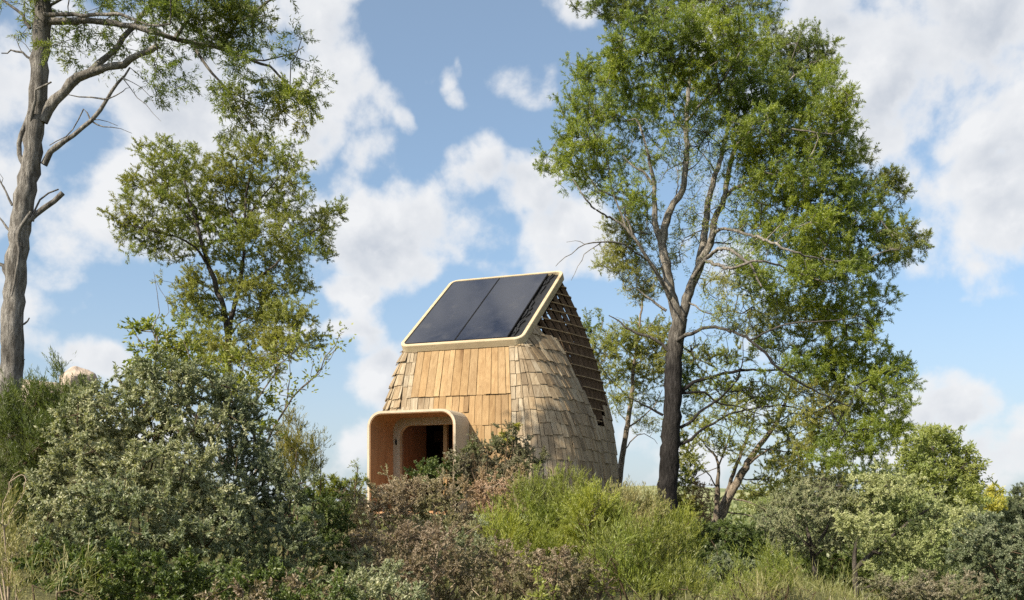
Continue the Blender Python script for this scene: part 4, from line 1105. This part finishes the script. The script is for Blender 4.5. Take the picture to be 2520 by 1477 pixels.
plant('far_pine', 'bluish green tree between the pale tree and the yellow tree', 'tree', (2375, 1330, 40), 40, [
    ([(2375, 1345), (2378, 1290), (2380, 1250)], .09, .03)],
    [(2390, 1245, 34, 20, 1.), (2365, 1262, 34, 22, 1.2), (2395, 1275, 36, 22, 1.2), (2360, 1295, 36, 22, 1.2), (2395, 1310, 30, 20, 1.)],
    dict(LEAF['fine'], L=.14, W=.05), ['blue_shrub'], spread=.9, trunk_mat='bark_dark', cover=1.3)
plant('dark_tree', 'dark green tree cut off by the right edge of the view', 'tree', (2520, 1400, 22), 22, [
    ([(2520, 1420), (2518, 1350), (2516, 1280), (2520, 1240)], .08, .02)],
    [(2515, 1220, 26, 26, 1.), (2500, 1260, 36, 30, 1.2), (2545, 1250, 40, 34, 1.2), (2490, 1300, 40, 30, 1.2), (2540, 1310, 46, 36, 1.2), (2480, 1345, 46, 30, 1.1)],
    'fine', ['blue_shrub'], spread=.5, trunk_mat='bark_dark', cover=1.2)

# ------------------------------------------------------------------ shrubs on the left
plant('leafy_sapling', 'leafy sapling with long bare whips reaching right, behind the large grey green shrub', 'sapling', (520, 1130, 12), 12, [
    ([(560, 1160), (500, 1060), (440, 960), (400, 880), (375, 810), (355, 780)], .03, .006), ([(440, 960), (470, 890), (450, 840)], .014, .005), ([(400, 880), (350, 850), (325, 800)], .012, .004),
    ([(375, 810), (392, 770), (386, 720), (378, 668)], .006, .002), ([(392, 780), (420, 770), (395, 710), (375, 690)], .004, .002),
    ([(620, 1180), (645, 1115), (668, 1065), (702, 1003), (740, 955), (775, 925), (805, 880), (838, 820)], .018, .004), ([(702, 1003), (712, 950), (715, 900), (712, 830)], .008, .003), ([(740, 955), (785, 920), (815, 885), (832, 850)], .006, .003), ([(560, 1160), (600, 1050), (650, 960), (690, 900), (740, 850)], .016, .004), ([(560, 1160), (570, 1020), (590, 930), (610, 880)], .02, .005), ([(660, 1080), (690, 1050), (730, 990)], .006, .002)],
    [(330, 805, 26, 26, .8), (370, 815, 44, 30, .9), (410, 800, 40, 24, .8), (400, 850, 56, 34, 1.0), (350, 860, 36, 34, 1.0), (455, 870, 50, 36, 1.0), (410, 900, 60, 36, 1.1), (330, 905, 46, 34, 1.1), (480, 920, 50, 36, 1.0), (540, 890, 50, 34, .7), (600, 920, 50, 40, .7), (560, 960, 56, 34, .8),
     (640, 900, 40, 34, .35), (690, 870, 46, 34, .35), (735, 850, 36, 34, .35), (765, 880, 34, 24, .3), (640, 960, 40, 36, .4), (690, 960, 34, 30, .3), (610, 1000, 50, 36, .6), (660, 1020, 40, 36, .4), (640, 1070, 40, 30, .5), (700, 910, 24, 40, .25),
     (835, 825, 12, 14, .8), (820, 855, 14, 14, .6), (800, 885, 18, 14, .7), (780, 920, 20, 14, .6), (745, 950, 18, 14, .5), (715, 990, 18, 14, .4), (680, 1050, 18, 20, .4), (712, 835, 16, 22, .6), (655, 1100, 14, 20, .5), (450, 800, 30, 20, .3)],
    'broad', ['cork'], spread=.5, cover=1.1, sprig_scale=.8)

big = [(330, 955, 60, 36), (420, 945, 76, 40), (500, 960, 70, 40), (250, 975, 56, 40), (330, 1000, 90, 50), (440, 1000, 90, 50), (190, 1040, 46, 44), (270, 1060, 80, 56), (380, 1060, 95, 56), (490, 1060, 80, 56),
       (170, 1130, 60, 50), (250, 1150, 90, 56), (360, 1150, 95, 56), (470, 1150, 90, 56), (140, 1210, 70, 50), (230, 1240, 90, 56), (340, 1240, 95, 56), (450, 1250, 90, 56), (540, 1240, 70, 50),
       (110, 1300, 66, 50), (200, 1330, 90, 56), (310, 1330, 95, 56), (420, 1340, 95, 56), (520, 1330, 80, 50)]
big = [(x, y, rx, ry, .95, rng.uniform(-.25, .25) - (y - 940) / 400 * 1.3) for x, y, rx, ry in big]
shrub('large_shrub', 'largest grey green shrub, a tall mound filling the lower left', 'shrub', 320, 10.2, big, 'small', 'olive_shrub', stems=12, cover=1.0, rz=1.0)
sh = [(540, 960, 50, 36), (600, 1000, 56, 40), (560, 1040, 66, 46), (625, 1070, 40, 36), (595, 1110, 76, 50), (660, 1160, 46, 40), (560, 1160, 80, 50), (650, 1190, 80, 50), (720, 1200, 40, 40), (590, 1250, 80, 50), (690, 1270, 70, 50), (600, 1330, 90, 50), (700, 1350, 80, 50), (770, 1320, 50, 44), (620, 1410, 90, 46), (730, 1430, 80, 44)]
sh = [(x, y, rx, ry, .95, rng.uniform(-.2, .2) - (y - 960) / 450 * .9) for x, y, rx, ry in sh]
shrub('blue_green_shrub', 'bluish green shrub joined to the right flank of the large grey green mound', 'shrub', 650, 10.6, sh, 'tiny', 'blue_shrub', stems=9)
shrub('dark_low_shrub', 'dark green low shrub at the foot of the large grey green mound', 'shrub', 300, 8.0,
      [(150, 1400, 70, 40), (240, 1400, 80, 44), (340, 1410, 80, 44), (440, 1420, 80, 44), (300, 1460, 80, 36), (400, 1470, 80, 36), (190, 1460, 70, 30), (510, 1440, 60, 40), (90, 1370, 50, 44)], 'small', 'dark_shrub', stems=6)
shrub('sprawling_shrub', 'sprawling reddish and green low shrub along the bottom, left of centre', 'shrub', 680, 7.6,
      [(560, 1440, 70, 40), (650, 1450, 70, 40), (740, 1460, 70, 36, .8, None, 1), (600, 1480, 80, 30, .8, None, 1), (820, 1465, 60, 34), (700, 1490, 80, 26), (500, 1475, 60, 30)], 'small', ['dark_shrub', 'red_heather'], stems=6, cover=.7)
shrub('green_broom', 'feathery green broom bush at the left edge under the leaning trunk', 'broom_deep', 95, 11.6,
      [(146, 945, 20, 34, .6), (110, 1000, 36, 30, .8), (185, 990, 34, 30, .9), (60, 1010, 44, 40), (120, 1020, 56, 46), (175, 1030, 46, 46), (25, 1050, 36, 50), (80, 1080, 60, 50), (150, 1090, 56, 50), (10, 1120, 30, 50), (60, 1150, 60, 50), (130, 1170, 56, 50), (20, 1210, 44, 50), (80, 1240, 56, 50), (30, 1290, 50, 46)], 'needle', 'broom_deep', stems=9, cover=1.0)
shrub('dry_bush', 'dry straw coloured twiggy tuft at the bottom left corner', 'dry bush', 12, 8.2,
      [(10, 1300, 34, 50, .5), (30, 1370, 40, 50, .6), (5, 1400, 40, 50, .7), (40, 1440, 46, 40, .7), (-20, 1350, 40, 60, .6)], 'needle', 'straw', stems=7, cover=.6, trunk_mat='twig_pale')
shrub('yellow_grass_tuft', 'yellowish green grass clump at the bottom, left of the dark low shrub', 'grass clump', 110, 6.9,
      [(80, 1440, 50, 30, .7), (140, 1460, 60, 30, .8), (60, 1480, 60, 26, .8), (200, 1480, 60, 24, .7)], 'blade', 'grass', stems=3, cover=.4)
plant('dry_stalk', 'curled pale dry stalk in front of the broom at the left edge', 'stalk', (5, 1330, 9), 9, [
    ([(4, 1340), (8, 1270), (22, 1210), (44, 1172), (60, 1168), (62, 1190), (48, 1225), (26, 1262), (14, 1300)], .006, .004), ([(22, 1210), (30, 1180), (48, 1160)], .004, .003)], [], 'tiny', ['straw'], trunk_mat='twig_pale')

# ------------------------------------------------------------------ shrubs in the middle
shrub('gold_sapling', 'narrow golden green young tree between the grey green mound and the porch', 'sapling', 725, 14, 
      [(718, 1055, 16, 26, .8), (708, 1090, 22, 28), (730, 1095, 24, 26), (700, 1130, 28, 28), (745, 1125, 30, 26), (718, 1140, 30, 30), (775, 1135, 18, 26, .7), (700, 1175, 30, 30), (745, 1170, 36, 30), (790, 1110, 8, 20, .5), (720, 1205, 46, 26), (775, 1170, 22, 22, .6)], 'needle', 'gold', stems=8, cover=.85)
shrub('fresh_shrub', 'small fresh green shrub just left of the porch opening', 'shrub', 850, 15.5,
      [(880, 1150, 10, 16, .4), (872, 1180, 24, 18, .7), (835, 1200, 32, 22), (800, 1205, 36, 26), (865, 1210, 36, 22), (790, 1225, 46, 26), (845, 1225, 50, 26)], 'fine', 'cork', stems=6, cover=.9, sprig_scale=.6)
shrub('grey_green_shrub', 'low grey green shrub between the golden sapling and the brown heather', 'shrub', 790, 12.2,
      [(770, 1240, 46, 34), (810, 1270, 50, 36), (760, 1290, 50, 40), (820, 1310, 50, 40), (780, 1350, 60, 44), (840, 1370, 50, 40), (800, 1410, 60, 40), (860, 1420, 50, 36)], 'tiny', 'dark_shrub', stems=7)
shrub('pale_heather', 'pale brown heather mound directly below the porch', 'heather', 980, 14.2,
      [(900, 1233, 56, 26), (960, 1213, 56, 30), (1020, 1208, 60, 32), (1085, 1208, 50, 32), (860, 1268, 50, 34), (930, 1268, 70, 36), (1010, 1263, 76, 38), (1090, 1263, 70, 38), (880, 1318, 60, 40), (960, 1318, 80, 40), (1050, 1318, 84, 40), (1130, 1308, 56, 40), (930, 1178, 0.1, 0.1)][:-1], 'tiny', 'heather', stems=18, cover=.75, trunk_mat='twig_pale')
shrub('red_heather', 'dark reddish brown heather in the foreground centre', 'heather', 1050, 10.6,
      [(920, 1350, 60, 36), (1000, 1340, 70, 40), (1080, 1345, 70, 40), (1160, 1340, 60, 40, .8, None, 1), (900, 1400, 60, 40, .9, None, 1), (980, 1400, 80, 44), (1070, 1400, 84, 44), (1160, 1400, 76, 44), (1230, 1390, 50, 40), (940, 1450, 70, 40), (1030, 1455, 80, 40, .6, None, 1), (1120, 1460, 84, 40), (1210, 1450, 76, 40)], 'tiny', ['red_heather', 'olive_shrub'], stems=20, cover=.7, trunk_mat='twig_pale')
shrub('bottom_shrub', 'small green shrub poking out of the dark heather at the bottom', 'shrub', 930, 8.6,
      [(890, 1440, 50, 34), (950, 1430, 44, 30), (980, 1470, 60, 30), (910, 1480, 60, 26), (860, 1470, 40, 30)], 'small', 'olive_shrub', stems=5, cover=.6)
shrub('doorway_shrub', 'dark little shrub standing in front of the porch opening', 'shrub', 1075, 16.6,
      [(1045, 1165, 26, 18), (1078, 1155, 32, 20), (1112, 1150, 20, 22, .7), (1060, 1175, 50, 22), (1025, 1170, 26, 20), (1128, 1190, 26, 30), (1110, 1215, 40, 26)], 'small', 'dark_shrub', stems=6)
shrub('grey_shrub', 'grey purple shrub with a yellow flowering tip against the cabin front', 'shrub', 1235, 16.2,
      [(1150, 1130, 34, 28), (1200, 1105, 46, 30), (1260, 1100, 46, 32), (1305, 1125, 28, 30), (1160, 1165, 44, 28), (1225, 1145, 60, 34), (1285, 1155, 44, 30), (1250, 1070, 22, 16, .5), (1230, 1185, 60, 26)], 'tiny', ['grey_purple'], stems=12)
plant('flower_spray', 'yellow flowering tip rising above the grey purple shrub', 'flower', (1262, 1120, 16), 16, [
    ([(1258, 1130), (1262, 1090), (1268, 1050)], .008, .004), ([(1262, 1090), (1240, 1065)], .005, .003)], [(1268, 1046, 9, 7, 1.2, 0), (1275, 1055, 8, 6, .8, 0), (1240, 1066, 9, 6, .6, 0), (1252, 1078, 12, 8, .5, 0)],
    'small', ['yellow'], names=('stem', 'foliage'), trunk_mat='twig', sprig_scale=.4)
shrub('pink_bush', 'pinkish dry bush below the grey purple shrub', 'dry bush', 1200, 15.0,
      [(1170, 1195, 40, 22), (1215, 1200, 44, 26), (1255, 1180, 30, 24, .8), (1190, 1230, 44, 26), (1235, 1240, 36, 28), (1215, 1270, 40, 26)], 'tiny', 'pink_dry', stems=9, trunk_mat='twig_pale', cover=.8)
shrub('bare_whip', 'single pale bare stem standing before the right side of the porch', 'stalk', 1119, 16.2, [(1119, 1160, 4, 8, .3, 0), (1117, 1130, 5, 8, .4, 0)], 'tiny', 'grey_purple', stems=2, trunk_mat='twig_pale')

# brooms on the right of centre
shrub('tall_broom', 'mid green feathery broom below the shingled corner of the cabin', 'broom', 1330, 13.6,
      [(1290, 1245, 36, 40), (1340, 1230, 40, 36), (1385, 1225, 36, 36), (1425, 1220, 20, 40, .8), (1280, 1300, 46, 44), (1340, 1290, 50, 44), (1400, 1280, 40, 40), (1300, 1350, 50, 40), (1360, 1350, 50, 40), (1250, 1330, 36, 36)], 'needle', 'broom', stems=10)
shrub('bright_broom', 'brightest yellow green broom, right of the mid green one', 'broom', 1460, 13.0,
      [(1465, 1253, 36, 30), (1440, 1288, 40, 36), (1490, 1288, 46, 36), (1420, 1328, 44, 36), (1475, 1333, 50, 40), (1520, 1318, 36, 36), (1440, 1368, 50, 36), (1390, 1368, 40, 36)], 'needle', 'broom_bright', stems=10)
shrub('lime_broom', 'lower yellow green broom in front of the mid green one', 'broom', 1270, 12.2,
      [(1240, 1330, 40, 36), (1290, 1350, 44, 36), (1340, 1370, 40, 36), (1265, 1385, 44, 30), (1215, 1300, 26, 26, .7)], 'needle', 'broom_bright', stems=7, cover=.8)
shrub('straw_bush', 'straw coloured wispy bush between the bright broom and the dark trunk', 'dry bush', 1555, 14.8,
      [(1540, 1239, 30, 26, .8), (1575, 1249, 34, 26), (1530, 1274, 36, 30), (1585, 1279, 34, 30), (1555, 1304, 46, 30), (1600, 1254, 18, 24, .6)], 'needle', 'straw', stems=8, cover=.9)
shrub('trunk_broom', 'short green broom hiding the foot of the dark trunk', 'broom', 1640, 15.6,
      [(1610, 1290, 30, 28), (1650, 1290, 30, 22, .9), (1680, 1310, 30, 30), (1630, 1325, 44, 30), (1690, 1345, 40, 30), (1595, 1330, 34, 34)], 'needle', 'broom_bright', stems=8, cover=.85)
shrub('wispy_broom', 'large wispy green and straw broom in the foreground right of centre', 'broom', 1560, 10.2,
      [(1500, 1360, 56, 40, .8), (1570, 1350, 60, 44, .8), (1640, 1370, 60, 44, .8), (1530, 1410, 70, 44), (1610, 1420, 76, 44), (1680, 1420, 40, 36, .7), (1480, 1440, 60, 40), (1560, 1465, 80, 34), (1650, 1465, 76, 34), (1715, 1465, 44, 26, .6)], 'needle', 'broom', stems=14, cover=.8)
shrub('brown_bush', 'brown and green low bush at the bottom, under the lime broom', 'bush', 1340, 9.6,
      [(1300, 1400, 50, 36), (1370, 1400, 56, 36), (1430, 1410, 46, 36), (1280, 1445, 60, 36), (1360, 1450, 70, 36), (1440, 1455, 60, 36)], 'tiny', 'red_heather', stems=8, cover=.8)
plant('upright_shoot', 'single upright pale green leafy shoot at the bottom edge', 'shoot', (1330, 1560, 7.2), 7.2, [
    ([(1332, 1600), (1330, 1500), (1326, 1440), (1322, 1400)], .008, .003), ([(1330, 1490), (1350, 1465), (1370, 1450)], .004, .002), ([(1330, 1500), (1308, 1478), (1296, 1470)], .004, .002)],
    [(1323, 1405, 5, 12, .9, 0), (1326, 1430, 8, 14, .9, 0), (1328, 1460, 11, 16, .9, 0), (1332, 1490, 14, 16, .8, 0), (1362, 1456, 10, 8, .7, 0), (1302, 1474, 9, 7, .7, 0)], 'small', ['acacia_pale'], names=('stem', 'foliage'), sprig_scale=.35, trunk_mat='twig')

# ------------------------------------------------------------------ shrubs on the right
shrub('round_green_bush', 'rounded dark bush with sunlit tips peeping out behind the dark trunk', 'bush', 1690, 22,
      [(1690, 1225, 24, 20), (1700, 1250, 26, 22), (1670, 1250, 30, 24), (1690, 1275, 34, 20)], 'fine', 'gold', stems=5, sprig_scale=.6)
shrub('grey_bush', 'leafless looking grey bush between the dark trunk and the many stemmed tree', 'bush', 1715, 24,
      [(1700, 1200, 34, 30, .6), (1730, 1220, 34, 30, .6), (1700, 1245, 36, 26, .7), (1735, 1265, 36, 26, .7), (1720, 1300, 40, 24, .9)], 'tiny', 'pink_dry', stems=9, cover=.6)
shrub('glossy_bush', 'dense very dark green bush at the foot of the many stemmed tree', 'bush', 1790, 17,
      [(1790, 1300, 40, 20), (1740, 1315, 44, 24), (1840, 1310, 40, 26), (1710, 1345, 44, 30), (1780, 1340, 60, 34), (1850, 1345, 40, 34), (1750, 1380, 60, 30), (1830, 1385, 50, 30), (1690, 1375, 36, 26)], 'fine', ['dark_shrub'], stems=8, cover=1.4, sprig_scale=.6)
shrub('shaded_bush', 'dull bluish bush in front of the dense dark one', 'bush', 1800, 14.2,
      [(1760, 1400, 44, 34), (1820, 1405, 50, 34), (1790, 1440, 60, 34), (1850, 1440, 40, 34), (1740, 1450, 44, 30)], 'tiny', 'blue_shrub', stems=7)
shrub('pale_shoots', 'clump of pale green upright shoots in front of the dull bluish bush', 'bush', 1840, 12.4,
      [(1815, 1420, 14, 26, .8), (1800, 1450, 24, 26, .8), (1835, 1450, 20, 24, .7), (1820, 1475, 36, 20)], 'needle', 'broom', stems=5, cover=.45)
shrub('green_shoots', 'clump of fresh green upright shoots right of the pale ones', 'bush', 1900, 13,
      [(1890, 1385, 16, 26, .9), (1905, 1415, 26, 26), (1935, 1400, 18, 26, .8), (1890, 1440, 34, 24), (1930, 1445, 40, 26)], 'needle', 'broom', stems=6, cover=.7)
plant('olive_tree', 'small grey olive tree with a thin dark trunk, right of the dense dark bush', 'tree', (2012, 1500, 18.5), 18.5, [
    ([(2014, 1560), (2010, 1460), (2004, 1390), (1996, 1345), (1985, 1300), (1975, 1250)], .075, .02), ([(1998, 1360), (2030, 1310), (2055, 1260), (2070, 1220)], .04, .012), ([(1996, 1345), (1950, 1310), (1920, 1290)], .03, .01), ([(2000, 1370), (2060, 1330), (2090, 1300)], .03, .01)],
    [(1960, 1215, 50, 30), (2030, 1200, 50, 28), (1920, 1255, 46, 32), (1990, 1255, 60, 34), (2060, 1240, 50, 32), (1890, 1300, 40, 32), (1950, 1300, 60, 34), (2030, 1295, 60, 36), (2085, 1285, 40, 34), (1915, 1340, 46, 30), (1980, 1345, 50, 28, .8), (2050, 1340, 46, 30, .9)],
    'tiny', ['olive_shrub', 'heather'], spread=1.0, trunk_mat='bark_dark', cover=.9, twig_r=.0045)
plant('pale_leaf_tree', 'bushy pale leaved tree with a short dark trunk, below the pale yellow green tree', 'tree', (2104, 1490, 17.5), 17.5, [
    ([(2104, 1540), (2106, 1450), (2102, 1390), (2110, 1330), (2150, 1260)], .07, .02), ([(2104, 1400), (2160, 1350), (2230, 1290), (2290, 1250)], .05, .015), ([(2150, 1360), (2230, 1370), (2310, 1340)], .03, .01), ([(2110, 1450), (2200, 1430), (2280, 1410)], .03, .01)],
    [(2140, 1195, 50, 30), (2205, 1200, 56, 34), (2110, 1240, 44, 34), (2180, 1250, 66, 40), (2250, 1245, 56, 40), (2310, 1265, 50, 36), (2365, 1280, 40, 34), (2130, 1300, 56, 36), (2210, 1305, 70, 40), (2290, 1310, 66, 40), (2350, 1325, 46, 36), (2170, 1355, 60, 34), (2250, 1365, 70, 40), (2320, 1375, 60, 38), (2200, 1410, 60, 34), (2280, 1425, 66, 34), (2080, 1290, 30, 30, .8)],
    'small', ['pale_leaf'], spread=.9, trunk_mat='bark_dark', cover=.85)
shrub('hollow_shrub', 'greenish shrub filling the gap under the pale leaved tree', 'shrub', 2080, 20.5,
      [(1960, 1400, 50, 34), (2050, 1390, 60, 40), (2140, 1400, 60, 40), (2000, 1440, 60, 36), (2090, 1450, 70, 36), (2170, 1450, 60, 36)], 'fine', 'acacia_dark', stems=6, sprig_scale=.7)
shrub('low_brown_shrub', 'brownish low shrub along the bottom right', 'shrub', 2290, 13.2,
      [(2170, 1450, 50, 30), (2240, 1455, 56, 34), (2310, 1450, 56, 34), (2370, 1460, 46, 30), (2280, 1485, 90, 26)], 'tiny', 'grey_purple', stems=8)
shrub('shadow_shrub', 'dark bluish shrub filling the bottom right corner', 'shrub', 2460, 14.6,
      [(2400, 1330, 40, 36), (2450, 1310, 46, 36), (2500, 1330, 46, 40), (2380, 1380, 44, 40), (2440, 1380, 60, 44), (2510, 1390, 50, 44), (2400, 1435, 50, 36), (2470, 1445, 60, 40), (2530, 1450, 50, 40)], 'small', 'blue_shrub', stems=8, cover=1.05)
shrub('corner_grass', 'grassy green clump at the bottom between the olive trunk and the green shoots', 'grass clump', 1960, 11.5,
      [(1900, 1470, 50, 26), (1970, 1465, 50, 30), (2040, 1475, 50, 26), (1860, 1480, 44, 20)], 'blade', 'grass', stems=3, cover=.4)

# the far wood across the dip reads as one mass of crowns
def far_wood():
    C = []; R = []
    for k in range(90):
        d = rng.uniform(60, 120); x = rng.uniform(1560, 2750) if k % 4 else rng.uniform(640, 960)
        top = 1238 - 26 * sig((x - 2050) / 160) + rng.uniform(-8, 14)
        c = P(x, top, d); g = float(terrain(c[0], d)); h = max(1.0, c[2] - g)
        n = int(900 * 1.0)
        q = unit(rng.standard_normal((n, 3))) * (rng.random((n, 1)) ** .4) * np.array([h * .55, h * .55, h * .52])
        lump = 1 + .18 * np.sin(q[:, :1] * 3 + k) * np.cos(q[:, 2:] * 3.3 + k)
        C.append(q * lump + np.array([c[0], d, g + h * .5])); R.append(np.clip(rng.random() * .6 + rng.random(n) * .4, 0, 1))
    C = np.concatenate(C); R = np.concatenate(R); n = len(C)
    V, F = leaf_quads(C, unit(rng.standard_normal((n, 3)) + np.array([0, 0, .5])), rng.uniform(.35, .75, n), rng.uniform(.18, .4, n))
    tag(make_mesh('far_wood', V, F, M['far_leaf'], None, R), kind='stuff')


M['far_leaf'] = leaf_mat('far_wood_leaf', [(.08, .115, .045), (.13, .165, .06), (.20, .22, .09)], (.17, .19, .07), .35, .05)
far_wood()
